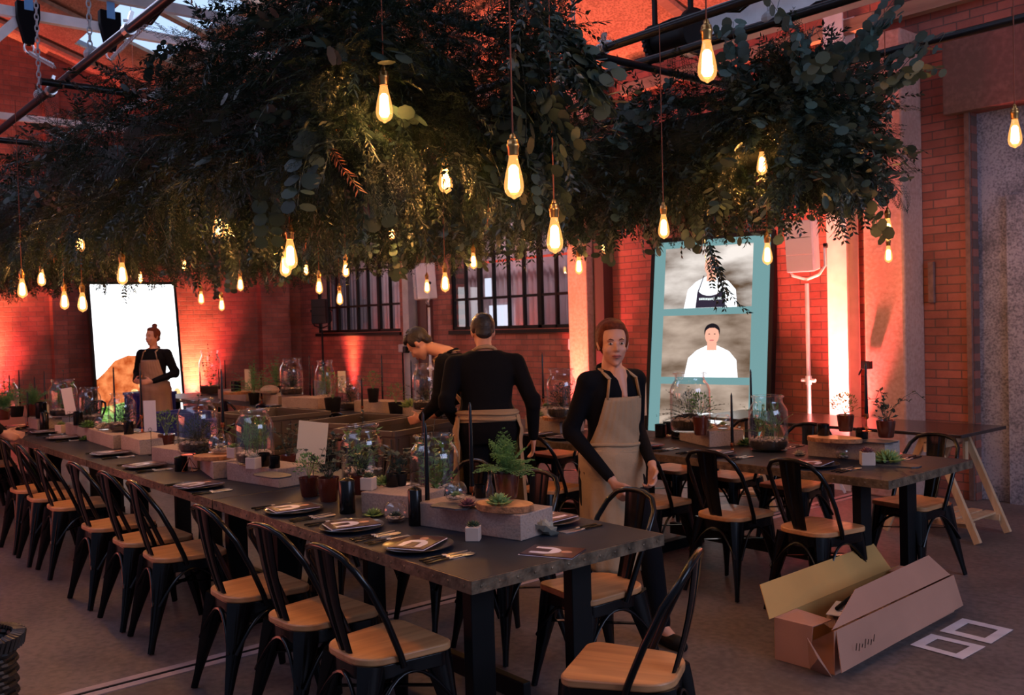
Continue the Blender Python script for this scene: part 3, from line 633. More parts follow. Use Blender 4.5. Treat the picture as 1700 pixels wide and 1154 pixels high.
def bush(mb, n=60, R=(.06, .06, .07), c=(0, 0, 0), L=.02, W=.010, seed=1, up=.6):
    r = random.Random(seed); c = Vector(c)
    for i in range(n):
        a = r.uniform(0, 2*PI); z = r.uniform(-.5, 1); q = math.sqrt(max(.05, 1-z*z))*r.uniform(.35, 1)
        p = Vector((R[0]*q*math.cos(a), R[1]*q*math.sin(a), R[2]*z)); d = (p.normalized()+Vector((r.uniform(-.6, .6), r.uniform(-.6, .6), up))).normalized()
        mb.leaf(c+p, d, (r.uniform(-1, 1), r.uniform(-1, 1), 1), L*r.uniform(.7, 1.3), W)
    for i in range(max(3, n//14)): a = 2*PI*i/max(3, n//14); mb.tube([c-Vector((0, 0, R[2]*.9)), c+Vector((R[0]*.5*math.cos(a), R[1]*.5*math.sin(a), R[2]*.7))], .0012, 3, False)
def vine(mb, pts, L=.03, W=.022, seed=1, m=2):
    r = random.Random(seed); pts = [Vector(p) for p in pts]; mb.tube(pts, .0015, 4, False)
    for i in range(1, len(pts)):
        for k in range(m):
            p = pts[i-1].lerp(pts[i], (k+.5)/m); d = Vector((r.uniform(-1, 1), r.uniform(-1, 1), r.uniform(-.2, .8)))
            mb.leaf(p, d, (0, 0, 1), L*r.uniform(.7, 1.2), W, .1)
def pebbles(mb, n, R, z0, z1, s=.009, seed=1, flat=.6):
    r = random.Random(seed)
    for i in range(n):
        a = r.uniform(0, 2*PI); q = R*math.sqrt(r.random()); mb.ell((q*math.cos(a), q*math.sin(a), r.uniform(z0, z1)), (s*r.uniform(.7, 1.3), s*r.uniform(.7, 1.3), s*flat), 6, 4)

# ------------------------------------------------------------------ table ware makers (origin at base)
def jar(label, loc, H=.34, R=.12, plant='bush', seed=1, group=None, peb=True):
    t = thing('terrarium_jar', label, 'terrarium', loc, seed*.7, group)
    n = R*.73; h = H
    mb = MB(); mb.open = True
    out = [(R*.86, 0), (R*.97, .012), (R, .035), (R, h*.62), (R*.985, h*.72), (R*.90, h*.80), (n*1.06, h*.86), (n, h*.89), (n*1.01, h*.95), (n*1.14, h*.972), (n*1.15, h*.99), (n*1.07, h)]
    inn = [(n*1.0, h*.995), (n*.95, h*.95), (n*.94, h*.88), (n*1.0, h*.85), (R*.86, h*.795), (R*.95, h*.72), (R*.965, h*.62), (R*.965, .035), (R*.9, .014)]
    mb.lathe(out+inn, n=36); mb.build('glass_jar', m_glass, t, 60)
    r = R*.93
    MB().lathe([(r*.9, .016), (r, .035), (r, .06*h/.34), (r*.97, .062*h/.34), (0, .064*h/.34)], n=24).build('soil', m_soil, t, 60)
    z = .064*h/.34
    if peb: mb = MB(); pebbles(mb, 90, r*.93, z, z+.012, .011, seed); mb.build('pebble_layer', m_pebble, t, kind='stuff')
    mb = MB()
    if plant == 'bush':
        for k in range(5): a = k*1.3+seed; bush(mb, 70, (R*.42, R*.42, h*.22), (R*.38*math.cos(a), R*.38*math.sin(a), z+h*(.24+.07*(k % 3))), .026, .011, seed*7+k)
    elif plant == 'fern':
        fern(mb, 22, h*.62, 1.0, (0, 0, z), seed, .016, .008); bush(mb, 120, (R*.7, R*.7, h*.28), (0, 0, z+h*.22), .018, .008, seed+3)
    elif plant == 'spike':
        for k in range(6): a = k*1.1+seed; bush(mb, 60, (R*.18, R*.18, h*.33), (R*.5*math.cos(a), R*.5*math.sin(a), z+h*.30), .022, .006, seed*3+k, 1.4)
        fern(mb, 8, h*.9, 1.2, (0, 0, z), seed, .012, .006)
    elif plant == 'leafy':
        r2 = random.Random(seed)
        for k in range(7):
            a = 2*PI*k/7; P = [(0, 0, z)]; 
            for j in range(1, 7): P.append((R*.75*math.cos(a)*math.sin(j*.32)*r2.uniform(.7, 1.1), R*.75*math.sin(a)*math.sin(j*.32), z+j*h*.12))
            vine(mb, P, .040, .032, seed+k, 2)
        bush(mb, 140, (R*.8, R*.8, h*.22), (0, 0, z+h*.2), .022, .012, seed)
    mb.build('planting', m_bush if plant != 'fern' else m_fern, t)
    if plant == 'leafy' or seed % 2: 
        mb = MB(); r2 = random.Random(seed+9)
        vine(mb, [(R*.1*math.cos(j+seed), R*.1*math.sin(j), z+h*(.2+.17*j)) for j in range(6)], .03, .018, seed, 2); mb.build('tall_sprig', m_leafe, t)
    return t
def pot(label, loc, kind='fern', glassy=True, r=.055, h=.10, seed=1, name=None, group=None, L=.17):
    r *= 1.12; L *= 1.08
    t = thing(name or 'potted_plant', label, 'potted plant', loc, seed, group)
    mb = MB(); mb.lathe([(r*.72, 0), (r*.78, .006), (r, h), (r*.93, h), (r*.72, .012), (0, .012)], n=24); mb.build('pot', m_amber if glassy else m_blackm, t, 50)
    MB().lathe([(r*.68, .014), (r*.86, h*.82), (0, h*.84)], n=16).build('soil', m_soil, t, 60)
    mb = MB()
    if kind == 'fern': fern(mb, 30, L, 1.2, (0, 0, h*.95), seed, .019, .011); bush(mb, 60, (L*.3, L*.3, L*.2), (0, 0, h+L*.2), .018, .011, seed+2)
    elif kind == 'bush': bush(mb, 130, (L*.42, L*.42, L*.36), (0, 0, h+L*.28), .020, .010, seed)
    elif kind == 'leafy':
        rr = random.Random(seed)
        for k in range(6):
            a = 2*PI*k/6+rr.uniform(-.3, .3); q = rr.uniform(.5, 1.1); P = [(0, 0, h*.8)]+[(L*.22*j*q*math.cos(a+.15*j), L*.22*j*q*math.sin(a+.15*j), h+L*.8*math.sin(j*.55)*rr.uniform(.6, 1)) for j in range(1, 5)]; vine(mb, P, .032, .028, seed+k, 2)
        bush(mb, 30, (L*.25, L*.25, L*.2), (0, 0, h+L*.15), .026, .02, seed)
    mb.build('foliage', {'fern': m_fern2, 'bush': m_bush, 'leafy': m_leafe}[kind], t); return t
def cubepot(label, loc, rz=.3, s=.042, m=m_succd, seed=1, c=8):
    s *= 1.38
    t = thing('cube_pot', label, 'potted succulent', loc, rz); MB().box((0, 0, s/2), (s, s, s)).build('pot', m_pot, t, bevel=.004)
    mb = MB(); rosette(mb, s*.62, 5, c, (0, 0, s*.98), .3, 1.45, .5); mb.build('succulent', m, t); return t
def succ(label, loc, m=m_succ, R=.05, rz=0, n=9, rows=5, tilt=0, W=.46, name='succulent'):
    R *= 1.22
    mb = MB(); rosette(mb, R, rows, n, (0, 0, R*.12), .12, 1.35, W); o = mb.build(name, m); o.location = loc; o.rotation_euler = (tilt, 0, rz); return tag(o, label, 'succulent')
def bowl(label, loc, R=.05, seed=1, s=m_succ, group=None):
    R *= 1.18
    t = thing('glass_bowl', label, 'glass bowl', loc, seed, group); mb = MB(); mb.open = True
    pr = [(R*.5, 0), (R*.62, .004)]+[(R*math.sin(a), R*.86-R*math.cos(a)) for a in [x*PI/14 for x in range(4, 12)]]; pr = [(r, max(z, .004)) for r, z in pr]
    pr2 = [(r*.95, z) for r, z in pr[::-1][:-2]]
    mb.lathe(pr+pr2, n=28); mb.build('glass_bowl', m_glass, t, 60)
    mb = MB(); pebbles(mb, 60, R*.72, R*.28, R*.5, .007, seed); mb.lathe([(R*.55, .01), (R*.8, R*.35), (0, R*.42)], n=16); mb.build('pebble_bed', m_pebble, t, kind='stuff')
    mb = MB(); rosette(mb, R*.62, 4, 7, (0, 0, R*.5), .25, 1.3, .45); mb.build('succulent', s, t); return t
def pillar(label, loc, r=.021, h=.12, group=None):
    r *= 1.45 if r < .03 else 1.1; h *= 1.22
    t = thing('pillar_candle', label, 'candle', loc, 0, group); MB().lathe([(r*.95, 0), (r, .004), (r, h*.9), (r*.9, h*.93), (.003, h)], n=18).build('wax', m_black, t, 40); MB().tube([(0, 0, h*.985), (0, 0, h+.008)], .001, 5).build('wick', m_blackm, t); return t
def cup(label, loc, r=.025, h=.055, group=None):
    r *= 1.2; h *= 1.15
    mb = MB(); mb.open = True; mb.lathe([(r*.88, 0), (r, .004), (r, h), (r*.9, h), (r*.86, .010), (0, .010)], n=20); o = mb.build('votive_cup', m_black, None, 50); o.location = loc; return tag(o, label, 'votive cup', group)
def taper(label, px, ptop, y, zb, holder=.07, geo=False, x=None):
    p = Yp(px, ptop, y); H = p[2]-zb; t = thing('taper_candle', label, 'candle', (p[0], y, zb), 0)
    MB().tube([(0, 0, holder), (0, 0, holder+.02), (0, 0, H-.02), (0, 0, H)], [.0105, .011, .0065, .002], 10).build('candle', m_black, t, 50)
    mb = MB(); mb.lathe([(.026, 0), (.027, .004), (.006, .008)], n=16); mb.tube([(0, 0, .006), (0, 0, holder-.02)], .0035, 8); mb.ell((0, 0, .02), .011); mb.lathe([(.008, holder-.026), (.0135, holder-.018), (.0135, holder+.006), (.011, holder+.006)], n=12); mb.build('holder', m_copper, t, 50)
    if geo:
        mb = MB(); top = Vector((0, 0, holder-.01))
        for k in range(3):
            a = 2*PI*k/3+.4; b = Vector((.10*math.cos(a), .10*math.sin(a), .002)); mb.tube([top, b], .003, 6); a2 = a+2*PI/3; mb.tube([b, (.10*math.cos(a2), .10*math.sin(a2), .002)], .003, 6)
        mb.build('wire_stand', m_blackm, t)
    return t
def slice_(label, loc, R=.13, rz=0, seed=1, h=.026, sx=1.25):
    r = random.Random(seed); ph = [r.uniform(0, 6) for _ in range(4)]; n = 56
    P = [((1+.05*math.sin(3*a+ph[0])+.03*math.sin(5*a+ph[1])+.015*math.sin(11*a+ph[2]))*R*c*k for c, k in ((math.cos(a), sx), (math.sin(a), 1))) for a in [2*PI*i/n for i in range(n)]]; P = [tuple(p) for p in P]
    t = thing('wood_slice', label, 'wood slice', loc, rz)
    MB().prism([(x*.975, y*.975) for x, y in P], .001, h).build('cut_face', m_slice, t)
    mb = MB(); V = [(x, y, z) for z in (.002, h-.002) for x, y in P]; V += [(x*.975, y*.975, z) for z in (0, h+.0004) for x, y in P]
    Q = []
    for i in range(n): j = (i+1) % n; Q += [(i, j, n+j, n+i), (n+i, n+j, 3*n+j, 3*n+i), (2*n+i, 2*n+j, j, i)]
    mb.add(V, Q); mb.build('bark', m_bark, t); return t
def slate(label, loc, s=(.22, .13), rz=0, seed=1):
    r = random.Random(seed); n = 14; P = [(s[0]/2*math.copysign(abs(math.cos(a))**.5, math.cos(a))*r.uniform(.86, 1.05), s[1]/2*math.copysign(abs(math.sin(a))**.5, math.sin(a))*r.uniform(.82, 1.05)) for a in [2*PI*i/n+.1 for i in range(n)]]
    o = MB().prism(P, 0, .007).build('slate_tile', m_slate); o.location = loc; o.rotation_euler = (0, 0, rz); return tag(o, label, 'slate')
def block(label, pl, pr, depth=.21, h=.10, z=TZ, group=None):
    a = Zp(*pl, z); b = Zp(*pr, z); d = b-a; L = math.hypot(d[0], d[1]); rz = math.atan2(d[1], d[0]); nx, ny = -math.sin(rz), math.cos(rz)
    o = MB().box((0, 0, h/2), (L, depth, h)).build('concrete_block', m_block, bevel=.004); o.location = ((a[0]+b[0])/2+nx*depth/2, (a[1]+b[1])/2+ny*depth/2, z); o.rotation_euler = (0, 0, rz)
    return tag(o, label, 'concrete block', group)
def card(label, px, ptop, pbot, y, zb, wpx, m=None, lean=.1, rz=.9, ang=0.):
    a = Yp(px, ptop, y); b = Yp(px, pbot, y); H = a[2]-b[2]; dist = np.linalg.norm(a-CO); W = wpx/F*dist
    t = thing('table_card', label, 'card', (a[0], y, zb), rz); c = MB().box((0, 0, 0), (W, .0015, H)).build('card', m or m_cardw, t); c.location = (0, 0, b[2]-zb+H/2); c.rotation_euler = (lean, ang, 0)
    mb = MB(); zc = b[2]-zb; mb.tube([(0, .006, .004), (0, .006, zc+.005)], .0016, 6); mb.tube([(.012*math.cos(q), -.006, zc+.014+.012*math.sin(q)) for q in [2*PI*i/14 for i in range(15)]], .0014, 5); mb.lathe([(.022, 0), (.022, .005), (.004, .006)], (0, .006, 0), 12); mb.build('wire_holder', m_blackm, t); return t
def makeplate():
    t = thing('plate', 'x', 'plate'); MB().lathe([(.075, 0), (.080, .004), (.125, .012), (.140, .018), (.138, .020), (.122, .0145), (.078, .0075), (0, .007)], n=40).build('dish', m_plate, t, 50)
    return t
plate0 = makeplate(); pu = [0]
def makemenu():
    t = thing('menu_card', 'x', 'menu'); MB().box((0, 0, .003), (.15, .21, .004)).build('menu_sheet', m_menu, t)
    MB().box((0, -.003, .0005), (.156, .214, .002)).build('backing', m_menuw, t)
    mb = MB(); P = [(-.048, -.08), (.048, -.08), (.052, -.02), (.038, .012), (.014, .03), (-.014, .03), (-.038, .012), (-.052, -.02)]; mb.prism(P, .0052, .0056); mb.build('printed_jacket', m_menuw, t)
    MB().prism([(-.024, -.08), (.024, -.08), (.020, -.01), (-.020, -.01)], .0057, .0060).build('printed_apron', m_menu, t)
    MB().prism(ov(0, .055, .017, .022, 14), .0052, .0057).build('printed_face', m_skin, t)
    return t
menu0 = makemenu(); mu_ = [0]
def makeknife(kind):
    t = thing(kind, 'x', 'cutlery')
    if kind == 'knife': mb = MB().prism([(-.009, 0), (.008, 0), (.009, .06), (.004, .105), (-.006, .112), (-.009, .09)], .001, .0026)
    elif kind == 'fork':
        mb = MB(); mb.prism([(-.003, -.02), (.003, -.02), (.011, .045), (-.011, .045)], .001, .003)
        for k in (-1, -.33, .33, 1): mb.bar((k*.009, .044, .002), (k*.009, .095, .003), .0028, .0018)
    else:
        mb = MB(); mb.prism([(-.003, 0), (.003, 0), (.005, .06), (-.005, .06)], .001, .003); mb.ell((0, .082, .004), (.018, .028, .004), 14, 6)
    mb.build('blade' if kind == 'knife' else 'head', m_steel, t, 40)
    mb = MB(); mb.tube([(0, -.115, .004), (0, -.11, .0045), (0, -.05, .005), (0, .002, .003)], [.003, .006, .0055, .004], 8, flat=.7); mb.build('handle', m_black, t, 50)
    MB().tube([(0, -.012, .0045), (0, .006, .0035)], .0058, 8, flat=.7).build('collar', m_steel, t, 50); return t
K0 = {k: makeknife(k) for k in ('knife', 'fork', 'spoon')}; ku = {k: 0 for k in K0}
def place0(o, flag, key, loc, rz, label, group):
    if not flag[key]: flag[key] = 1; o.location = loc; o.rotation_euler = (0, 0, rz); o['label'] = label; o['group'] = group; return o
    return dup(o, loc, rz, label, group)
def setting(x, y, side, who, group, rot=0., napkin=True):
    """side +1: diner sits at lower y; -1: at higher y"""
    s = side; z = TZ+.0005
    place0(plate0, pu, 0, (x, y, z), 0, 'black plate with a menu on it, %s' % who, 'black plates on '+group)
    place0(menu0, mu_, 0, (x, y, z+.0205), (0 if s > 0 else PI)+rot, 'dark printed menu card on the plate %s' % who, 'menus on '+group)
    for k, (dx, kind) in enumerate(((.175, 'knife'), (.205, 'knife'), (.232, 'spoon'))):
        place0(K0[kind], ku, kind, (x+s*dx, y-s*.005*k, z), (0 if s > 0 else PI)+.06*math.sin(k*3+x), '%s right of the plate %s' % (['inner steel knife', 'outer steel knife', 'steel spoon'][k], who), 'cutlery on '+group)
    for k, dx in enumerate((.18, .21)):
        place0(K0['fork'], ku, 'fork', (x-s*dx, y, z), (0 if s > 0 else PI)+.05*math.sin(k*2+x), '%s steel fork left of the plate %s' % (['inner', 'outer'][k], who), 'cutlery on '+group)
for i, (px, py) in enumerate(((694, 902), (584, 871), (487, 843), (330, 804), (240, 771), (183, 751), (106, 725), (74, 716), (38, 706))):
    p = Zp(px, py, TZ+.02); setting(p[0], p[1]-.0, 1, '%s along the front edge, near row' % ORD[i], 'the near row front edge', .5 if i == 0 else .25*math.sin(i*5))
for i, (px, py) in enumerate(((932, 856), (700, 800))):
    p = Zp(px, py, TZ+.02); setting(p[0], 2.70, -1, '%s along the aisle edge, near row' % ORD[i], 'the near row aisle edge', .1)
for i, (px, py) in enumerate(((1385, 762), (1213, 746), (1104, 733), (985, 718), (915, 716), (460, 672))):
    p = Zp(px, py, TZ+.02); setting(p[0], 4.78, 1, '%s along the aisle edge, back row' % ORD[i], 'the back row aisle edge', .25*math.sin(i*2+1))
for i, x in enumerate((-2.95, -3.75, -4.4, -5.2)):
    setting(x, 5.38, -1, '%s along the wall edge, back row' % ORD[i], 'the back row wall edge', .25*math.sin(i*2+2))
p = Zp(918, 917, TZ); place0(menu0, mu_, 0, (p[0], p[1], TZ), -PI/2+.45, 'dark menu card with a printed figure lying alone on the end of the near table', None)

# ------------------------------------------------------------------ centrepieces on the near row
gb = 'pale concrete blocks down the middle of the near row'
block('pale concrete block nearest the near corner, under the wood slice and slate', (697, 873), (865, 899), .22, .104, group=gb)
block('short concrete block behind the tall jar by the small white cube pot', (600, 852), (690, 862), .22, .10, group=gb)
block('long concrete block left of the cream card, carrying a jar and black cups', (377, 797), (463, 811), .21, .105, group=gb)
block('concrete block under the wood slice with the wire candle stand', (332, 780), (354, 796), .24, .10, group=gb)
block('long concrete block under the big jar before the back row chairs', (252, 766), (328, 778), .22, .10, group=gb)
block('concrete block just below the white upright card', (201, 746), (232, 756), .24, .11, group=gb)
block('concrete block under the round pebble bowl in the near row', (148, 733), (188, 746), .22, .105, group=gb)
block('concrete block below the tilted white card in the near row', (109, 721), (150, 733), .22, .105, group=gb)
block('farthest concrete block of the near row, at the left frame edge', (42, 709), (62, 714), .22, .10, group=gb)
B = TZ+.105
def at(px, py, z=B): p = Zp(px, py, z); return (p[0], p[1], z)
slice_('thick bark-edged wood slice on the nearest concrete block', at(838, 846, B), .095, .35, 2, .028, 1.45)
p = at(838, 846, B)
pot('feathery green fern in an amber glass pot on the nearest wood slice', at(842, 826, B+.029), 'fern', True, .050, .105, 3, L=.155)
succ('pale green pointed succulent on the nearest wood slice', at(829, 838, B+.029), m_succ, .052, .3, 9, 5)
slate('dark slate tile on the left part of the nearest block', at(752, 842, B), (.19, .12), .3, 3)
o = bowl('round glass fishbowl with a green succulent and pink pebbles on the nearest block', at(757, 832, B+.008), .042, 2)
succ('dusky pink succulent between the fishbowl and the nearest wood slice', at(777, 841, B+.008), m_succp, .040, .3, 9, 4)
cup('black votive cup between the fishbowl and the amber fern pot', at(798, 826, B+.0), .022, .050)
t = thing('bud_vase', 'small clear glass bottle between the black cup and the amber fern pot', 'vase', at(814, 830, B)); mb = MB(); mb.open = True; mb.lathe([(.018, 0), (.021, .01), (.020, .045), (.011, .075), (.009, .105), (.011, .11), (.008, .11), (.009, .075), (.018, .044), (.018, .012)], n=18); mb.build('glass_bottle', m_glass, t, 50)
cubepot('white cube pot with a dark succulent before the nearest block', at(786, 897, TZ), .75, .042, m_succd, 1)
succ('large whitish ceramic-like succulent at the end of the nearest block', at(900, 888, TZ), m_succw, .066, .2, 7, 5, -.6, .95)
bowl('glass bowl of dark pebbles left of the nearest block', at(657, 866, TZ), .046, 5, m_succd)
succ('green pointed succulent lying left of the dark pebble bowl', at(620, 858, TZ), m_succ, .045, .9, 9, 4)
pillar('black pillar candle with a pointed top left of the nearest block', at(690, 872, TZ), .021, .14)
pillar('black pillar candle right of the small potted ferns', at(577, 852, TZ), .026, .14)
jar('big clear jar of leafy green sprigs, nearest of the near row', at(723, 834, TZ), .335, .122, 'leafy', 1)
jar('big clear jar of eucalyptus and fern behind the white cube pot', at(603, 800, TZ), .325, .118, 'leafy', 4)
pot('leafy eucalyptus sprigs in an amber glass pot before the second jar', at(598, 820, TZ+.02), 'leafy', True, .052, .10, 8, L=.2)
cubepot('white cube pot with a spiky brown cactus by the black votive cup', at(612, 813, B-.005), .6, .044, m_succd, 2)
cup('black votive cup right of the spiky yellow-green succulent', at(652, 808, B-.005), .026, .055)
succ('spiky yellow-green succulent behind the second cube pot', at(637, 806, B-.005), m_succ, .055, .2, 9, 5)
pot('small green fern in a dark pot right of the black votive cup', at(664, 806, B-.005), 'leafy', False, .035, .06, 5, L=.14)
taper('tall black taper candle standing in front of the nearest jar', 706, 702, 2.33, TZ, .05)
taper('tall black taper candle in a copper holder behind the fishbowl', 780, 668, 2.62, TZ, .115)
taper('thin black taper candle left of the nearest jar rim', 702, 684, 2.72, TZ, .06)
card('cream card tilted in a wire holder, nearest of the near row', 517, 700, 768, 2.38, TZ, 48, m_card, .05, .85, .13)
pot('soft green bushy plant in a dark glass pot below the cream card', at(514, 824, TZ), 'bush', True, .048, .10, 11, L=.17)
pot('grey-green trailing plant in a dark pot right of the cream card', at(546, 832, TZ), 'leafy', True, .050, .12, 12, L=.17)
bowl('small glass globe between the two pots below the cream card', at(527, 822, TZ), .036, 8)
pot('broad-leaved green plant in a dark pot left of the cream card', at(480, 783, TZ+.02), 'leafy', True, .05, .10, 21, L=.26)
jar('clear jar of tall green sprigs on the long block left of the cream card', at(424, 770, B), .315, .108, 'spike', 6)
cubepot('small pink cube pot with pale succulents before the third jar', at(421, 778, B), .5, .046, m_succw, 3)
cup('black votive cup, left of the pair on the long block', at(438, 774, B), .030, .065); cup('black votive cup, right of the pair on the long block', at(456, 777, B), .026, .06)
slate('slate tile under the black cups on the long block', at(452, 790, B), (.26, .14), .1, 6)
slice_('wood slice under the wire candle stand', at(352, 762, B-.005), .10, .3, 5, .024, 1.3)
taper('black taper candle in a copper holder inside a black wire stand', 367, 613, 2.36, B+.02, .17, True)
bowl('wide glass bowl of pale stones under the wire candle stand', at(366, 753, B+.02), .062, 12, m_succw)
succ('blue-green succulent left of the wire candle stand', at(336, 757, B), MT['leaf_eucalyptus'], .055, .3, 10, 4)
cubepot('terracotta cube pot with a small green succulent right of the wire stand', at(389, 760, B+.02), .4, .045, m_succ, 4)
jar('big clear jar of dark fern in front of the red-lit wall', at(330, 752, B), .345, .125, 'fern', 3)
pot('bushy green plant in an amber pot right of the white upright card', at(277, 748, TZ+.01), 'bush', True, .055, .12, 14, L=.24)
card('white upright card in front of the blue crate', 248, 665, 716, 2.30, TZ, 19, m_cardw, .02, .9)
taper('black taper candle in copper holder left of the white upright card', 232, 603, 2.45, B, .13, True)
jar('clear jar with a bright rim before the white screen', at(204, 716, B), .30, .105, 'fern', 8)
t_ = bowl('round bowl of pink pebbles left of the bright-rimmed jar', at(172, 714, B), .062, 14, m_succw)
tag(MB().ell((0, 0, .035), (.085, .07, .035), 16, 8).build('round_stone', m_block), 'smooth pale stone before the bright-rimmed jar', 'stone').location = at(194, 714, B)
pillar('black pillar candle before the bright-rimmed jar', at(214, 722, B), .032, .09)
succ('green tufted succulent left of the pink pebble bowl', at(147, 710, B), m_bush, .07, .3, 10, 5)
jar('clear jar left of the bright-rimmed jar, dark plants inside', at(150, 702, B), .31, .095, 'fern', 10)
taper('black taper candle in front of the food picture', 188, 609, 2.6, TZ, .06)
pillar('black pillar candle right of the tilted white card', at(130, 706, B), .035, .10)
card('tilted white card on a wire holder at the left', 113, 644, 687, 2.40, TZ, 16, m_cardw, .02, .95, -.14)
jar('clear jar behind the tilted white card', at(106, 692, B), .355, .125, 'leafy', 13)
for px, pt, y, h, n in ((73, 615, 2.5, .06, 'longest of the candles left of the tilted card'), (57, 625, 2.7, .06, 'middle one left of the tilted card'), (45, 650, 2.2, .05, 'short one left of the tilted card'), (31, 614, 2.7, .05, 'second candle from the left frame edge'), (15, 622, 2.75, .05, 'nearest the left frame edge')):
    taper('black taper candle on the near row, '+n, px, pt, y, TZ, h)
pot('feathery fern in a pot left of the tilted white card', at(56, 690, B), 'fern', True, .06, .11, 31, L=.19)
pot('bushy green plant left of the feathery fern', at(28, 692, B), 'bush', False, .06, .10, 33, L=.22)
pot('spreading green plant at the left frame edge of the near row', at(6, 697, B), 'fern', True, .06, .10, 35, L=.20)
jar('clear jar at the left frame edge before the glowing wall', at(9, 690, B), .36, .12, 'leafy', 17)
pillar('black pillar candle on the far block of the near row', at(69, 694, B), .045, .13)
cup('black votive cup left of the tilted white card', at(57, 690, B-.0), .03, .08)
cubepot('terracotta cube pot behind the far pillar candle', at(72, 686, B+.02), .4, .06, m_succ, 6)
pot('small white flowering sprigs right of the cream card', at(548, 770, TZ), 'leafy', False, .04, .07, 41, L=.17)
pillar('black pillar candle below the far blocks of the near row', at(74, 714, TZ), .035, .15)
cubepot('small terracotta cube pot before the tilted card block', at(102, 719, TZ), .5, .055, m_succ, 7)
succ('small green succulent before the pebble bowl block', at(141, 731, TZ), m_bush, .045, .3, 9, 4)
t = thing('wire_ornament', 'small copper wire prism before the block with the wire stand', 'ornament', at(315, 783, TZ)); mb = MB()
for k in range(4): a = PI/2*k; b = (.05*math.cos(a), .05*math.sin(a), .003); c = (.05*math.cos(a+PI/2), .05*math.sin(a+PI/2), .003); mb.tube([b, c], .002, 5); mb.tube([b, (0, 0, .09)], .002, 5)
mb.build('wire_frame', m_copper, t); pillar('black pillar candle beside the copper wire prism', at(301, 782, TZ), .028, .08)

# ------------------------------------------------------------------ centrepieces on the back row
gb = 'pale concrete blocks down the middle of the back row'
block('long concrete block nearest the cardboard box, under the two plant pots', (1341, 757), (1470, 768), .21, .11, group=gb)
block('concrete block under the jar in front of the chef screen', (1128, 731), (1178, 743), .26, .11, group=gb)
block('concrete block between the standing man and the waitress', (872, 712), (930, 720), .24, .11, group=gb)
block('concrete block behind the grey crates with a dark cup plant', (588, 684), (648, 687), .22, .12, group=gb)
block('small concrete block beside the grey column jar', (668, 690), (700, 693), .22, .12, group=gb)
block('concrete block under the centre jar of the far back row', (468, 676), (528, 680), .24, .12, group=gb)
block('square concrete block left of the far centre jar', (437, 670), (462, 675), .24, .12, group=gb)
block('farthest concrete block of the back row', (362, 662), (408, 667), .22, .12, group=gb)
B2 = TZ+.11
slice_('oval wood slice on the long block near the cardboard box', at(1385, 733, B2), .095, .1, 8, .026, 1.75)
cup('black votive cup with a pale succulent on the oval wood slice', at(1367, 723, B2+.026), .030, .062); cup('black votive cup below the right taper on the long block', at(1431, 730, B2), .030, .062)
pot('twiggy green plant in an amber glass pot on the long block', at(1404, 716, B2+.026), 'bush', True, .048, .105, 51, L=.19)
pot('round-leaved green plant in an amber pot at the block end', at(1471, 726, B2), 'leafy', True, .052, .105, 52, L=.22)
slate('slate tile on the right half of the long block', at(1440, 733, B2), (.34, .16), .1, 11)
taper('tall black taper standing before the white steel column', 1437, 602, 5.2, B2+.06, .10)
cubepot('pale cube pot with a pink succulent by the spiky green succulent', at(1440, 772, TZ), .7, .055, m_succp, 8)
succ('bright spiky green succulent on slate by the long block end', at(1473, 768, TZ+.008), m_succ, .085, .4, 11, 5, W=.28)
slate('slate tile under the bright spiky succulent', at(1485, 773, TZ), (.30, .14), .2, 12)
bowl('small glass globe with a succulent before the long block', at(1400, 762, TZ), .04, 51)
succ('pale little succulent left of the long block', at(1327, 756, TZ), m_succw, .04, .4, 8, 4)
jar('clear jar with a pebble layer standing on the back row', at(1276, 748, TZ), .36, .125, 'spike', 20)
MBj = jar('clear tall jar with a dark fern before the chef screen', at(1147, 716, B2), .40, .135, 'fern', 22)
pot('bushy dark fern in an amber pot before the tall jar', at(1163, 722, TZ+.11), 'bush', True, .045, .12, 53, L=.22)
succ('pale green tufted succulent right of the amber fern pot', at(1170, 712, B2), m_succ, .06, .2, 11, 5, W=.25)
bowl('small glass bowl right of the pale tufted succulent', at(1200, 712, B2), .05, 53)
for px, py, n in ((1097, 726, 'left'), (1110, 722, 'middle'), (1124, 728, 'right')): cup('black votive cup, %s of three beside the waitress' % n, at(px, py, TZ), .035, .085)
succ('olive green succulent between the pale block and pebble jar', at(1240, 740, TZ), m_bush, .06, .2, 10, 4)
taper('black taper candle in front of the chef screen', 1214, 652, 4.95, TZ, .06); taper('slim black taper right of the chef screen picture', 1246, 613, 5.35, TZ, .06)
card('cream card behind the waitress shoulder', 1066, 635, 690, 5.2, TZ, 13, m_card, .02, .9)
slice_('wood slice under the jar between the man and the waitress', at(932, 697, B2), .13, .2, 14, .026, 1.2)
jar('clear jar with black gravel between the man and the waitress', at(933, 694, B2+.026), .38, .115, 'fern', 24)
taper('black taper candle in a copper holder right of the standing man', 900, 585, 5.25, B2, .12)
succ('small round green succulent right of the standing man', at(890, 691, B2), m_succ, .06, .2, 10, 5, W=.3); cubepot('small grey cube pot by the gravel jar', at(908, 690, B2), .3, .055, m_bush, 9)
jar('clear jar in front of the grey column', at(708, 682, TZ+.12), .42, .12, 'fern', 26)
pot('green tuft in a terracotta pot before the grey column jar', at(716, 697, TZ), 'bush', True, .07, .12, 61, L=.22); succ('pale green tuft on the small block', at(682, 677, TZ+.12), m_succ, .10, .2, 10, 5, W=.25)
t = thing('wire_terrarium', 'faceted black wire glass case of stones beside the standing man', 'terrarium', at(742, 694, TZ)); mb = MB(); g = MB()
ring = lambda r, z, o=0: [Vector((r*math.cos(2*PI*k/6+o), r*math.sin(2*PI*k/6+o), z)) for k in range(6)]
a, b, c = ring(.11, .005), ring(.16, .10), ring(.05, .24)
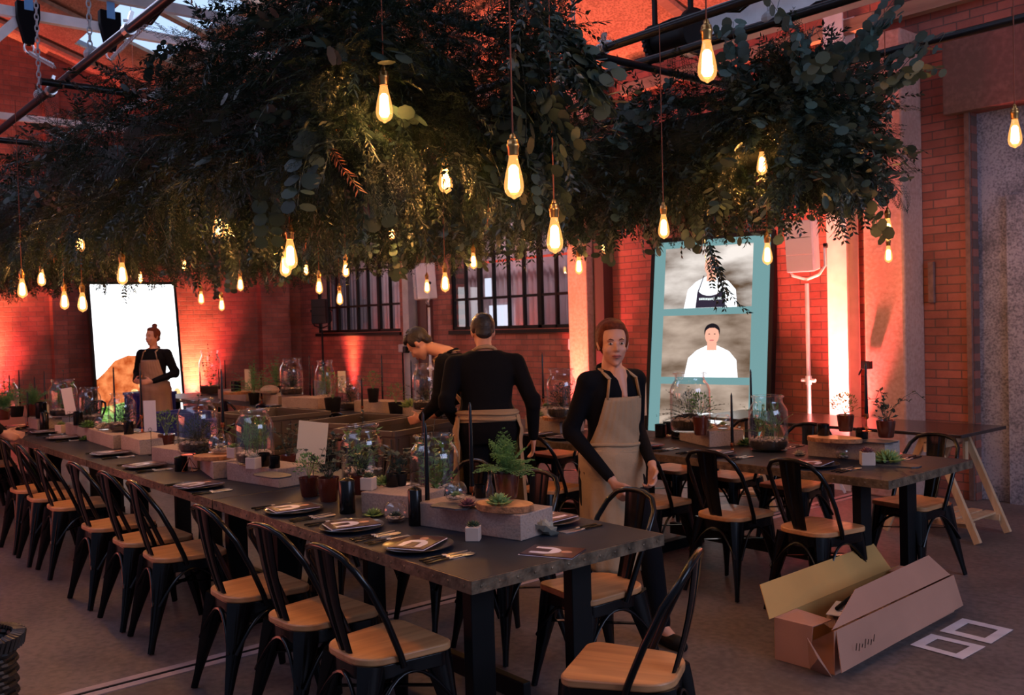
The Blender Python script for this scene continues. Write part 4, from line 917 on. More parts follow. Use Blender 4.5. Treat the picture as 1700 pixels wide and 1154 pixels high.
for k in range(6):
    j = (k+1) % 6
    for q in ((a[k], a[j]), (b[k], b[j]), (c[k], c[j]), (a[k], b[k]), (b[k], c[k])): mb.tube(q, .004, 5)
    g.add([a[k], a[j], b[j], b[k]], [(0, 1, 2, 3)]); g.add([b[k], b[j], c[j], c[k]], [(0, 1, 2, 3)])
mb.build('wire_frame', m_blackm, t); g.build('glass_panes', m_glass, t); mb = MB()
for k in range(6): mb.ell((.06*math.cos(k*1.05), .06*math.sin(k*1.05), .05+.02*(k % 2)), (.05, .04, .035), 8, 6)
mb.build('stones', m_pebble, t, 180)
pot('dark bushy plant in a black pot behind the grey crates', at(658, 690, TZ), 'bush', False, .07, .13, 62, L=.26)
pot('round bushy plant in a black pot on the block behind the crates', at(620, 668, TZ+.12), 'bush', False, .055, .14, 63, L=.24)
jar('wide low jar of dark plants before the window uplight', at(583, 680, TZ), .36, .13, 'fern', 28)
pot('bushy green plant in a dark pot before the wide low jar', at(553, 686, TZ), 'bush', False, .08, .16, 64, L=.36)
jar('clear jar left of the cream card under the first window', at(541, 671, TZ+.02), .50, .11, 'spike', 30)
card('cream card in front of the window uplight glow', 567, 616, 652, 5.3, TZ, 13, m_card, .02, .9)
jar('clear jar on stones at the centre of the far back row', at(485, 657, TZ+.17), .40, .12, 'fern', 32)
tag(MB().ell((0, 0, .04), (.16, .12, .04), 18, 8).build('round_stone', m_pebble), 'flat pale stone under the far centre jar', 'stone').location = at(484, 658, TZ+.115)
pot('green fern in a pot left of the far centre jar', at(460, 660, TZ+.05), 'fern', False, .06, .14, 65, L=.34); pot('bright green fern drooping before the far blocks', at(422, 672, TZ), 'fern', False, .06, .14, 66, L=.36)
tag(MB().ell((0, 0, .05), (.13, .11, .06), 16, 8).build('round_stone', m_block), 'rounded pale stone on the square far block', 'stone').location = at(448, 655, TZ+.12)
card('cream card left of the bright drooping fern', 411, 613, 646, 5.2, TZ, 10, m_card, .02, .9)
jar('clear jar of leafy sprigs before the right end-wall uplight', at(350, 655, TZ), .62, .15, 'leafy', 34)
slice_('wood slice on the farthest back row block', at(393, 654, TZ+.12), .14, .2, 16, .03, 1.3); cup('grey votive cup on the farthest block', at(392, 650, TZ+.15), .05, .11)
for px, pt, y, n in ((332, 617, 5.0, 'left of the leafy jar by the end wall'), (363, 612, 5.2, 'just right of the leafy jar by the end wall'), (373, 597, 5.3, 'second right of the leafy jar by the end wall'), (420, 604, 5.2, 'right of the far cream card'), (433, 622, 4.9, 'before the square far block'), (513, 590, 5.2, 'tall one right of the far centre jar'), (519, 606, 5.3, 'short one right of the far centre jar'), (600, 628, 4.9, 'right of the wide low jar'), (633, 588, 5.3, 'under the right edge of the first window'), (682, 598, 5.1, 'before the grey column')):
    taper('black taper candle, back row, '+n, px, pt, y, TZ, .08)
tag(MB().box((0, 0, .08), (.26, .02, .19)).build('tablet', mat('tablet_blue', (.12, .2, .3), .3)), 'small bluish framed panel right of the far centre jar', 'panel').location = at(531, 656, TZ+.08)

# ------------------------------------------------------------------ crates in the aisle
def crate(label, x0, x1, y0, y1, z0, z1, m=None, rz=0, group=None):
    m = m or m_crate; t = thing('storage_crate', label, 'crate', ((x0+x1)/2, (y0+y1)/2, z0), rz, group); W, D, H = x1-x0, y1-y0, z1-z0; b = .012
    mb = MB()
    for s in (-1, 1): mb.box((s*(W/2-b/2-.012), 0, H/2), (b, D-.03, H-.01)); mb.box((0, s*(D/2-b/2-.012), H/2), (W-.03, b, H-.01))
    mb.box((0, 0, .012), (W-.03, D-.03, .02)); mb.build('body', m, t)
    mb = MB()
    for s in (-1, 1): mb.box((s*(W/2-.012), 0, H-.02), (.026, D, .04)); mb.box((0, s*(D/2-.012), H-.02), (W-.05, .026, .04))
    mb.build('rim', m, t, bevel=.004)
    for s in (-1, 1):
        mb = MB(); mb.box((0, s*(D/2-.009), .05), (W-.06, .008, .02))
        for k in range(7): mb.box((-W/2+.05+k*(W-.1)/6, s*(D/2-.006), (H-.05)/2), (.014, .012, H-.06))
        mb.build('ribbed_side', m, t); mb = MB(); mb.box((s*(W/2-.009), 0, .05), (.008, D-.06, .02))
        for k in range(7): mb.box((s*(W/2-.006), -D/2+.05+k*(D-.1)/6, (H-.05)/2), (.012, .014, H-.06))
        mb.build('ribbed_side', m, t)
    return t
gk = 'grey plastic crates stacked in the aisle'
def stack(cx, cy, W, D, rz, n, H, names):
    for k in range(n): crate(names[k], cx-W/2, cx+W/2, cy-D/2, cy+D/2, H/n*k+.001*k, H/n*(k+1)-.001, rz=rz, group=gk)
stack(-5.77, 3.76, .56, .82, .32, 3, .92, ['grey crate on the floor, closest stack to the standing man', 'middle grey crate of the stack closest to the standing man', 'open grey crate on top of the stack closest to the standing man'])
stack(-6.62, 3.90, .56, .76, .32, 3, .90, ['grey crate on the floor, stack behind the closest one', 'middle grey crate of the stack behind the closest one', 'open grey crate on top of the stack behind the closest one'])
stack(-8.05, 3.85, .90, .66, .12, 3, .88, ['grey crate on the floor, far left stack in the aisle', 'middle grey crate, far left stack in the aisle', 'dark open crate on top of the far left stack'])
gk = 'blue plastic crates beyond the near row'
p = Zp(236, 655, .83); crate('blue crate beyond the white upright card, higher of the blue crates', p[0]-.3, p[0]+.3, p[1]-.1, p[1]+.3, .58, .86, m_blue, .3, gk)
q = crate('blue crate underneath the higher blue crate', p[0]-.3, p[0]+.3, p[1]-.1, p[1]+.3, .29, .575, m_blue, .3, gk); crate('blue crate on the floor beyond the white upright card', p[0]-.3, p[0]+.3, p[1]-.1, p[1]+.3, .0, .285, m_blue, .3, gk)
p = Zp(288, 684, .72); crate('blue crate behind the bushy plant right of the white card', p[0]-.3, p[0]+.3, p[1]-.1, p[1]+.3, .36, .72, m_blue, .3, gk); crate('blue crate on the floor behind the bushy plant', p[0]-.3, p[0]+.3, p[1]-.1, p[1]+.3, 0, .355, m_blue, .3, gk)
p = Zp(378, 696, .70); crate('blue crate between the big jar and the tall-sprig jar', p[0]-.3, p[0]+.3, p[1]-.1, p[1]+.3, .35, .70, m_blue, .3, gk); crate('blue crate on the floor behind the wire candle stand', p[0]-.3, p[0]+.3, p[1]-.1, p[1]+.3, 0, .345, m_blue, .3, gk)

# ------------------------------------------------------------------ trestle table by the boarded doorway
t = thing('trestle_table', 'pine trestle table with a dark top beside the grey boarded doorway', 'table', (0, 0, 0))
x1 = -2.96; y0, y1 = 6.52, 7.25; x0 = -5.3
MB().box(((x0+x1)/2, (y0+y1)/2, .765), (x1-x0, y1-y0, .025)).build('tabletop', mat('dark_board', (.02, .014, .013), .25, coat=.3), t, bevel=.004)
for xx in (-3.25, -4.9):
    MB().bar((xx, y0+.06, .725), (xx, y1-.06, .725), .05, .045).build('top_rail', m_pine, t)
    MB().bar((xx, y0+.06, .66), (xx, y1-.06, .66), .02, .06).build('side_rail', m_pine, t)
    for yy in (y0+.12, y1-.12):
        for s, q in ((1, .34), (-1, .34)):
            MB().bar((xx+s*.03, yy, .74), (xx+s*q, yy, .01), .045, .035, up=(0, 1, 0)).build('leg', m_pine, t)
    mb = MB()
    for k in range(5): mb.box((xx-.22+.11*k, (y0+y1)/2, .145), (.085, y1-y0-.2, .014))
    mb.build('shelf_slats', m_pine, t)
    for yy in (y0+.16, y1-.16): MB().bar((xx-.30, yy, .12), (xx+.30, yy, .12), .02, .045).build('cross_rail', m_pine, t)
    for yy in (y0+.16, y1-.16): MB().box((xx+.06, yy, .58), (.02, .05, .16)).build('brace_block', m_pine, t)

# ------------------------------------------------------------------ long cardboard box, open
a = Zp(1283, 1078, 0); b = Zp(1583, 1016, 0); c = Zp(1385, 1122, 0)
ax = Vector((b[0]-c[0], b[1]-c[1], 0)); L = ax.length; ang = math.atan2(ax.y, ax.x); Wd = .30; Hh = .20
print('box', a, b, c, L)
t = thing('cardboard_box', 'long open cardboard box lying on the floor by the back row table', 'box', ((c[0]+b[0])/2-.5*Wd*-math.sin(ang)*-1, (c[1]+b[1])/2, 0), ang)
t.location = ((c[0]+b[0])/2-Wd/2*math.sin(ang), (c[1]+b[1])/2+Wd/2*math.cos(ang), .002)
def sheet(name, P, m=None, par=None, th=.004):
    n = (Vector(P[1])-Vector(P[0])).cross(Vector(P[2])-Vector(P[0])).normalized()*th
    mb = MB(); k = len(P); mb.add([Vector(p) for p in P]+[Vector(p)+n for p in P], [tuple(range(k))[::-1], tuple(range(k, 2*k))]+[(i, (i+1) % k, k+(i+1) % k, k+i) for i in range(k)]); return mb.build(name, m or m_cardb, par or t)
l, wq = L/2, Wd/2
sheet('bottom', [(-l, -wq, 0), (l, -wq, 0), (l, wq, 0), (-l, wq, 0)]); sheet('side_panel', [(-l, -wq, 0), (l, -wq, 0), (l, -wq, Hh), (-l, -wq, Hh)]); sheet('side_panel', [(l, wq, 0), (-l, wq, 0), (-l, wq, Hh), (l, wq, Hh)], m_cardin)
sheet('end_panel', [(-l, wq, 0), (-l, -wq+.12, 0), (-l, -wq+.10, Hh), (-l, wq, Hh)]); sheet('end_panel', [(l, -wq, 0), (l, wq, 0), (l, wq, Hh), (l, -wq, Hh)])
sheet('torn_flap', [(-l, -wq+.12, 0), (-l-.02, -wq, .0), (-l-.10, -wq+.02, .10), (-l-.05, -wq+.10, .16)], m_cardb)
sheet('side_flap', [(-l-.05, wq, Hh), (l-.1, wq, Hh), (l-.12, wq+.09, Hh+.13), (-l+.03, wq+.10, Hh+.13)], m_cardin)
sheet('side_flap', [(l, -wq, Hh), (-l+.02, -wq, Hh), (-l-.04, -wq-.055, Hh-.165), (l+.01, -wq-.045, Hh-.16)], m_cardb)
sheet('side_flap', [(-l+.0, -wq+.01, Hh+.002), (l-.02, -wq+.01, Hh+.002), (l-.10, -wq+.09, Hh+.11), (-l+.35, -wq+.08, Hh+.10)], m_cardb)
sheet('end_flap', [(-l, -wq+.10, Hh), (-l, wq, Hh), (-l+.16, wq-.02, Hh+.01), (-l+.20, -wq+.12, Hh-.02)], m_cardb)
sheet('end_flap', [(l, wq, Hh), (l, -wq+.02, Hh), (l-.16, -wq+.04, Hh+.005), (l-.16, wq-.02, Hh+.005)], m_cardb)
r = random.Random(4)
mp = MB(); V = []; nx_, ny_ = 22, 6
for i in range(nx_):
    for j in range(ny_): V.append((-l+.30+.75*i/nx_, -wq+.04+.22*j/ny_, .10+.05*r.random()+.03*math.sin(i*.8)))
mp.add(V, [(i*ny_+j, (i+1)*ny_+j, (i+1)*ny_+j+1, i*ny_+j+1) for i in range(nx_-1) for j in range(ny_-1)])
o = mp.build('packing_paper', mat('brown_paper', (.32, .18, .11), .8)); o.location = t.location; o.rotation_euler = t.rotation_euler; tag(o, 'crumpled brown packing paper inside the long cardboard box', 'packing paper')
o = MB().box((-l+.42, .02, .17), (.24, .13, .004), .3).build('paper_sheet', m_cardw); o.location = t.location; o.rotation_euler = t.rotation_euler; tag(o, 'white paper sheet on the packing paper in the cardboard box', 'paper')
o = MB().tube([(-l+.36, .03, .185), (-l+.50, .05, .19), (-l+.56, .06, .195)], [.010, .012, .007], 8).build('cable_tie_roll', m_blackm); o.location = t.location; o.rotation_euler = t.rotation_euler; o.name = 'black_tool'; tag(o, 'short black tool lying on the paper in the cardboard box', 'tool')
mk = MB()
for k in range(7): mk.bar((-l+.10+.028*k, -wq-.0575+.004, Hh-.10-.01*(k % 2)), (-l+.112+.028*k, -wq-.052, Hh-.07-.008*(k % 3)), .003, .002)
mk.build('handwriting', m_blackm, t)
# two paper frames taped to the floor
for nm, q in (('white paper frame on the floor, closer to the cardboard box', [(1511, 1071), (1546, 1053), (1636, 1074), (1598, 1095)]), ('white paper frame on the floor, farther from the box', [(1560, 1048), (1598, 1027), (1682, 1046), (1645, 1069)])):
    P = [Vector(Zp(x, y, .003)) for x, y in q]; cc = sum(P, Vector())/4; I = [cc+(p-cc)*.60 for p in P]; mb = MB(); up = Vector((0, 0, .002))
    mb.add(P+I+[p+up for p in P]+[p+up for p in I], [(k, (k+1) % 4, 4+(k+1) % 4, 4+k)[::-1] for k in range(4)]+[(8+k, 8+(k+1) % 4, 12+(k+1) % 4, 12+k) for k in range(4)]+[(k, (k+1) % 4, 8+(k+1) % 4, 8+k) for k in range(4)]+[(4+(k+1) % 4, 4+k, 12+k, 12+(k+1) % 4) for k in range(4)])
    tag(mb.build('floor_frame', mat('white_tape', (.62, .56, .60), .7, var=.1)), nm, 'paper frame', None)
# wicker stool corner at the lower left
t = thing('wicker_basket', 'dark woven wicker basket at the lower left corner', 'basket', tuple(Zp(-40, 1200, 0)), -.9)
mb = MB(); H, R0 = .36, .15
c0 = Zp(8, 1110, .0)
for k in range(15):
    z = .02+k*.023; s = .14+.0*k; mb.tube([(R_*math.cos(a), R_*math.sin(a), z) for a in [2*PI*i/40 for i in range(41)] for R_ in [.155+.005*(-1)**(int(a*20/PI)+k)]], .012, 6, False)
for i in range(20): a = 2*PI*i/20; mb.tube([(.15*math.cos(a), .15*math.sin(a), 0), (.15*math.cos(a), .15*math.sin(a), H)], .006, 5)
mb.build('woven_body', mat('dark_wicker', (.022, .018, .015), .5), t)
mb = MB(); 
for k in range(48): a = 2*PI*k/48; mb.tube([(.185*math.cos(a-.05), .185*math.sin(a-.05), H-.045), (.195*math.cos(a), .195*math.sin(a), H), (.15*math.cos(a+.09), .15*math.sin(a+.09), H+.004)], .011, 6)
mb.build('braided_rim', MT['dark_wicker'], t)

# ------------------------------------------------------------------ hanging pipe frame
RZ = 3.30
t = thing('pipe_grid', 'black scaffold pipe grid hung on chains below the roof', 'pipe grid', (-5.5, 3.0, RZ)); O = Vector((-5.5, 3.0, RZ))
m_pipe = mat('black_pipe', (.014, .013, .015), .35, .3, bump=.1); m_pipeb = mat('brown_pipe', (.035, .016, .018), .32, .2)
for y, m, x0, x1 in ((1.76, m_pipeb, -13.5, -2.0), (2.85, m_pipe, -13.5, -2.0), (4.19, m_pipe, -13.5, -1.6), (4.62, m_pipe, -13.5, -1.6), (5.75, m_pipe, -13.5, -2.2)):
    MB().tube([Vector((x0, y, RZ))-O, Vector((x1, y, RZ))-O], .027, 14).build('rail', m, t, 50)
for x in (-4.05, -6.5, -8.6, -11.2): MB().tube([Vector((x, 1.6, RZ-.05))-O, Vector((x, 5.9, RZ-.05))-O], .024, 12).build('cross_rail', m_pipe, t, 50)
def chain(mb, a, b, r=.0045, l=.032):
    a = Vector(a); b = Vector(b); n = max(3, int((b-a).length/(l*1.25))); d = (b-a).normalized()
    for i in range(n):
        c = a.lerp(b, (i+.5)/n); x = d.cross(Vector((1, .2, 0))).normalized() if i % 2 else d.cross(Vector((0, 1, .1))).normalized()
        mb.tube([c+d*math.cos(q)*l*.8+x*math.sin(q)*l*.42 for q in [2*PI*k/10 for k in range(11)]], r, 5, False)
for (x, y, z1) in ((-7.2, 1.76, 4.7), (-6.0, 1.76, 4.7), (-4.3, 4.19, 4.6), (-3.15, 4.62, 4.6), (-4.6, 1.76, 5.0)):
    mb = MB(); chain(mb, Vector((x, y, RZ+.03))-O, Vector((x, y, z1))-O); mb.ell(Vector((x, y, RZ+.03))-O, (.045, .04, .04), 10, 6); mb.build('chain', m_grey, t)
for (x, y) in ((-4.9, 4.62), (-4.05, 4.19), (-5.3, 1.76), (-4.35, 1.76), (-6.9, 1.76)):
    mb = MB(); mb.tube([Vector((x-.03, y, RZ))-O, Vector((x+.03, y, RZ))-O], .036, 12); mb.bar(Vector((x, y, RZ+.03))-O, Vector((x, y+.02, RZ+.10))-O, .03, .02); mb.bar(Vector((x-.02, y-.02, RZ+.05))-O, Vector((x+.03, y+.05, RZ+.05))-O, .012); mb.build('clamp', m_steel, t)
for y in (1.80, 4.23, 4.66):
    mb = MB(); r = random.Random(int(y*10))
    for q in range(2): mb.tube([Vector((-2.2-.22*k, y+.02*math.sin(k*1.7+q), RZ+.035+.012*math.sin(k*2.3+q)-(.05 if k % 9 == 4 else 0)))-O for k in range(46)], .007, 5)
    mb.build('cable_run', m_blackm, t, 180)
for (px, py, pb, lab) in ((46, 22, 62, 'black fabric sling over the roof truss at the upper left'), (182, 36, 60, 'black fabric sling over the roof truss, right of the upper left one')):
    p = Xp(px, py, -9.44); t2 = thing('lifting_sling', lab, 'sling', (p[0], p[1], p[2])); t2.scale = (1, .75, .8)
    mb = MB(); mb.prism([(-.13, .12), (.13, .12), (.13, -.05), (.05, -.36), (-.05, -.36), (-.13, -.05)], -.045, .045, Matrix.Rotation(PI/2, 4, 'X') @ Matrix.Rotation(PI/2, 4, 'Y') if 0 else Matrix(((0, 0, 1, 0), (1, 0, 0, 0), (0, 1, 0, 0), (0, 0, 0, 1)))); mb.build('sling_cloth', m_cloth, t2, bevel=.01)
    mb = MB(); mb.tube([(0, .055*math.sin(q), -.40+.06*math.cos(q)) for q in [2*PI*k/14 for k in range(15)]], .014, 8); mb.build('shackle', m_steel, t2, 60)
    mb = MB(); e = Yp(px+16, (145 if px < 100 else 100), 1.76); chain(mb, (0, 0, -.45), (e[0]-p[0], 1.76-p[1], RZ-p[2]), .007, .05); mb.build('chain', m_grey, t2)
    MB().prism([(-.05, .02), (.05, .02), (.05, .30), (-.05, .30)], .046, .05, Matrix(((0, 0, 1, 0), (1, 0, 0, 0), (0, 1, 0, 0), (0, 0, 0, 1)))).build('blue_wrap', mat('blue_film', (.10, .30, .60), .4), t2)

# ------------------------------------------------------------------ hanging greenery
def tmpl(kind, seed):
    mb = MB(); r = random.Random(seed)
    if kind == 'ruscus':
        p = Vector((0, 0, 0)); d = Vector((1, 0, .1)); L = .34; n = 11; pts = [p.copy()]
        for i in range(n):
            d = (d+Vector((0, r.uniform(-.07, .07), -.07))).normalized(); p = p+d*L/n; pts.append(p.copy()); s = d.cross(Vector((0, 0, 1))).normalized()
            for q in (-1, 1): mb.leaf(p, d*.8+s*q*.8+Vector((0, 0, r.uniform(-.5, .4))), (r.uniform(-.4, .4), r.uniform(-.4, .4), 1), r.uniform(.032, .052), r.uniform(.013, .019), .2)
        mb.tube(pts, .0016, 3, False)
    elif kind == 'olive':
        p = Vector((0, 0, 0)); d = Vector((1, 0, 0)); pts = [p.copy()]
        for i in range(12):
            d = (d+Vector((0, r.uniform(-.06, .06), -.05))).normalized(); p = p+d*.03; pts.append(p.copy()); s = d.cross(Vector((0, 0, 1))).normalized()
            for q in (-1, 1): mb.leaf(p, d+s*q*.6+Vector((0, 0, r.uniform(-.5, .3))), (r.uniform(-.4, .4), 0, 1), r.uniform(.04, .062), .009, .15)
        mb.tube(pts, .0014, 3, False)
    elif kind == 'eucalyptus':
        p = Vector((0, 0, 0)); d = Vector((1, 0, .1)); pts = [p.copy()]
        for i in range(7):
            d = (d+Vector((0, r.uniform(-.12, .12), -.06))).normalized(); p = p+d*.05; pts.append(p.copy()); s = d.cross(Vector((0, 0, 1))).normalized()
            for q in (-1, 1):
                c = p+s*q*.036+Vector((0, 0, r.uniform(-.015, .015))); R = r.uniform(.024, .036); nn = Vector((r.uniform(-.7, .7), r.uniform(-.7, .7), 1)).normalized(); u = nn.cross(s).normalized(); v = nn.cross(u)
                mb.poly([c+u*R*math.cos(a)+v*R*math.sin(a)*1.12 for a in [2*PI*k/8 for k in range(8)]])
        mb.tube(pts, .0018, 3, False)
    elif kind == 'fern':
        p = Vector((0, 0, 0)); d = Vector((1, 0, .05)); n = 15
        for i in range(n):
            d = (d+Vector((0, r.uniform(-.03, .03), -.045))).normalized(); p = p+d*.34/n; s = d.cross(Vector((0, 0, 1))).normalized(); w = .085*math.sin(PI*min(1, (i+2)/(n+1)))
            for q in (-1, 1):
                bd = (s*q+d*.55+Vector((0, 0, r.uniform(-.35, .2)))).normalized(); mb.leaf(p, bd, (0, 0, 1), w, .003, .1)
                for u in (.25, .45, .65, .85):
                    for v in (-1, 1): mb.leaf(p+bd*w*u, bd*.7+d*v+Vector((0, 0, r.uniform(-.5, .5))), (0, 0, 1), .020*(1.2-u*.5), .0034, .1)
    V = np.array(mb.v); T = []
    for q in mb.f:
        for k in range(1, len(q)-1): T.append((q[0], q[k], q[k+1]))
    return V, np.array(T)
TM = {k: [tmpl(k, 3+i) for i in range(3)] for k in ('ruscus', 'olive', 'eucalyptus', 'fern')}
def scatter(name, kind, P, D, S, m, parent):
    """P positions, D directions, S scales"""
    VV = []; TT = []; b = 0; n = len(P)
    up = rng.normal(size=(n, 3))*.35+np.array([0, 0, 1.]); D = D/np.linalg.norm(D, axis=1)[:, None]
    Yv = np.cross(up, D); Yv /= np.linalg.norm(Yv, axis=1)[:, None]; Zv = np.cross(D, Yv)
    ch = rng.integers(0, 3, n)
    for c in range(3):
        ix = np.where(ch == c)[0]; V, T = TM[kind][c]
        if len(ix) == 0: continue
        R = np.stack([D[ix], Yv[ix], Zv[ix]], 2)
        W = np.einsum('nij,vj->nvi', R, V)*S[ix][:, None, None]+P[ix][:, None, :]
        TT.append((T[None]+(np.arange(len(ix))*len(V))[:, None, None]).reshape(-1, 3)+b); VV.append(W.reshape(-1, 3)); b += len(ix)*len(V)
    return npmesh(name, np.concatenate(VV), np.concatenate(TT), m, parent, 'stuff')
BULBS = [(853, 300, 33, 'large bright filament bulb hanging in the gap right of centre'), (1174, 108, 32, 'large filament bulb against the pipes above the back row leaves'), (921, 396, 27.6, 'large low filament bulb over the standing man and waitress'),
 (638, 178, 28.6, 'bright filament bulb in front of the near leaf bank, top middle'), (740, 300, 24, 'filament bulb with a leaf across it, near bank right side'), (482, 427, 23.4, 'large filament bulb low at centre left, closer of the pair'), (474, 443, 19, 'filament bulb half behind the closer one of the low pair'),
 (363, 378, 19.5, 'filament bulb below the near bank, right above the red corner jar'), (375, 382, 15, 'filament bulb partly hidden behind the leaves, beside a clear one'), (567, 270, 17, 'filament bulb nestled among green leaves mid bank'), (1265, 275, 17.7, 'filament bulb in front of the back bank, above the chef screen'),
 (1102, 380, 18.7, 'filament bulb at the top left corner of the chef screen'), (1474, 385, 17, 'filament bulb beside the concrete pier, higher of the two'), (1475, 425, 13, 'filament bulb beside the concrete pier, lower of the two'), (1274, 425, 17, 'filament bulb between the chef screen and the white loudspeaker'),
 (1685, 226, 22, 'filament bulb in front of the grey boarded doorway'), (1153, 318, 12, 'small filament bulb buried in the back bank above the chef screen'), (1004, 410, 13, 'filament bulb in front of the rendered pier'), (961, 444, 13.5, 'filament bulb just left of the rendered pier'),
 (786, 436, 12.5, 'filament bulb in front of the second window'), (739, 472, 15, 'filament bulb at the left edge of the second window'), (709, 478, 10.5, 'filament bulb in front of the far white loudspeaker'), (574, 450, 12, 'filament bulb in front of the first window, upper'), (564, 497, 11, 'filament bulb in front of the first window, lower'),
 (530, 478, 12, 'filament bulb left of the first window'), (508, 449, 9.5, 'small filament bulb before the far corner'), (458, 418, 10, 'small filament bulb left of the low pair, upper'), (453, 437, 8, 'tiny filament bulb left of the low pair, lower'), (650, 388, 12, 'filament bulb glowing through leaves above the first window'),
 (639, 402, 7, 'tiny filament bulb beside the one glowing above the first window'), (849, 352, 13, 'filament bulb under the large bright one, ringed by leaves'), (877, 362, 9, 'small filament bulb right under the large bright one'), (308, 360, 14, 'filament bulb among leaves, left of the long red wall'), (306, 442, 9, 'small filament bulb just right of the white screen top'),
 (334, 497, 10, 'filament bulb left of the two over the right end-wall uplight'), (368, 508, 10, 'filament bulb right of the two over the right end-wall uplight'), (399, 474, 11, 'filament bulb at leaf edge right of the end-wall uplight'), (80, 372, 12, 'filament bulb in leaves, upper left side'), (133, 406, 15, 'filament bulb left above the white screen'),
 (173, 393, 10, 'filament bulb buried in leaves above the white screen'), (203, 458, 17, 'filament bulb overlapping the top edge of the white screen'), (233, 463, 9, 'small filament bulb at the white screen top, right one'), (37, 482, 15, 'filament bulb nearest the left frame edge, large'), (69, 464, 13, 'filament bulb above the pier of the end wall'),
 (107, 502, 14, 'filament bulb left of two beside the white screen'), (137, 505, 15, 'filament bulb right of two beside the white screen'), (28, 461, 7, 'tiny filament bulb at the far left behind leaves')]
def mass(label, x0, x1, y0, y1, z0, z1, N, mix, seed, xn=None):
    """greenery hanging in a long thick bank; surface positions on a lumpy box"""
    t = thing('hanging_greenery', label, 'greenery', ((x0+x1)/2, (y0+y1)/2, z1)); O = np.array([(x0+x1)/2, (y0+y1)/2, z1])
    g = np.random.default_rng(seed)
    def lump(x, a): return .5+.5*np.sin(x*2.1+a)*np.sin(x*.9+2*a)
    # core: added dark body that blocks the view through the leaves
    nx = 60; na = 18; V = []
    for i in range(nx+1):
        x = x0+.16+(x1-x0-.30)*i/nx
        e = min(1, .35+min(i, nx-i)/4)
        for k in range(na):
            a = 2*PI*k/na; ry = (y1-y0)/2-.11; rz = (z1-z0)/2-.12
            q = (abs(math.cos(a))**4+abs(math.sin(a))**4)**-.25*(.86+.13*math.sin(x*3+a*2)+.08*math.sin(x*7.3-a*3))*e
            V.append((x, (y0+y1)/2+ry*q*math.cos(a), (z0+z1)/2+rz*q*math.sin(a)))
    mb = MB(); mb.add(np.array(V)-O, [(i*na+k, i*na+(k+1) % na, (i+1)*na+(k+1) % na, (i+1)*na+k) for i in range(nx) for k in range(na)]+[tuple(range(na))[::-1], tuple(nx*na+k for k in range(na))])
    mb.build('moss_core', m_core, t, 180)
    for kind, frac, m, nm, sc in mix:
        n = int(N*frac)
        # density falls off away from the viewer
        u = g.random(n); xx = x1-(x1-x0)*(u**1.55)
        face = g.choice(5, n, p=[.32, .27, .17, .16, .08])
        a, b = g.random(n), g.random(n); P = np.zeros((n, 3)); Nn = np.zeros((n, 3))
        P[:, 0] = xx; P[:, 1] = y0+(y1-y0)*a; P[:, 2] = z0+(z1-z0)*b; dep = .22*g.random(n)**1.3
        f = face == 0; P[f, 2] = z0+.10+dep[f]-.10*lump(P[f, 0]*2+P[f, 1]*3, seed); Nn[f] = (0, 0, -1)
        f = face == 1; P[f, 1] = y0+.08+dep[f]; Nn[f] = (0, -1, 0)
        f = face == 2; P[f, 1] = y1-.08-dep[f]; Nn[f] = (0, 1, 0)
        f = face == 3; P[f, 2] = z1-.08-dep[f]; Nn[f] = (0, 0, 1)
        f = face == 4; P[f, 0] = x1-.06-dep[f]*1.3; Nn[f] = (1, 0, 0)
        D = Nn*.75+g.normal(size=(n, 3))*.62; D[:, 2] -= .16; D[Nn[:, 2] > 0, 2] += .35
        BP = np.array([Dp(q[0], q[1], min(14.2, .064*F/q[2])) for q in BULBS]); tip = P+D/np.linalg.norm(D, axis=1)[:, None]*.2
        keep = np.ones(n, bool); open_side = np.array([.55, -.80, -.10])        # sprigs are parted on the room side of every bulb
        for q in (0, .12, .24, .36):
            for pt, rad in ((tip, .125), (P, .12), ((tip+P)/2, .12), (tip*1.35-P*.35, .10)): keep &= np.linalg.norm(pt[:, None]-(BP+open_side*q)[None], axis=2).min(1) > rad
        # nothing grows across the open side where a bulb hangs
        P, D, n = P[keep], D[keep], int(keep.sum())
        scatter(nm, kind, P-O, D, sc*(.6+.5*g.random(n)), m, t)
    return t, O, g
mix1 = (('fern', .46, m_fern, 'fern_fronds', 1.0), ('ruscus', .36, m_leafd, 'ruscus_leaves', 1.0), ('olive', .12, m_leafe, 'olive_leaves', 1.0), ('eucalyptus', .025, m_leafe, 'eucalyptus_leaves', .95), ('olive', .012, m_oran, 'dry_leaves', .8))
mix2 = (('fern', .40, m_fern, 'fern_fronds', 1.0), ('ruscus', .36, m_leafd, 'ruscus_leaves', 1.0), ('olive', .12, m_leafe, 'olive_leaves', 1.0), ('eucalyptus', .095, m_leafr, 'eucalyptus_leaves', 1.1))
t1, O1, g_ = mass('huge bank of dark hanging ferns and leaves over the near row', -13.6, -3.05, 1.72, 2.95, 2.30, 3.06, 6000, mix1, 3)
t2, O2, g_ = mass('bank of hanging leaves with round eucalyptus over the back row', -12.5, -2.93, 4.50, 5.50, 2.42, 3.10, 5000, mix2, 8)
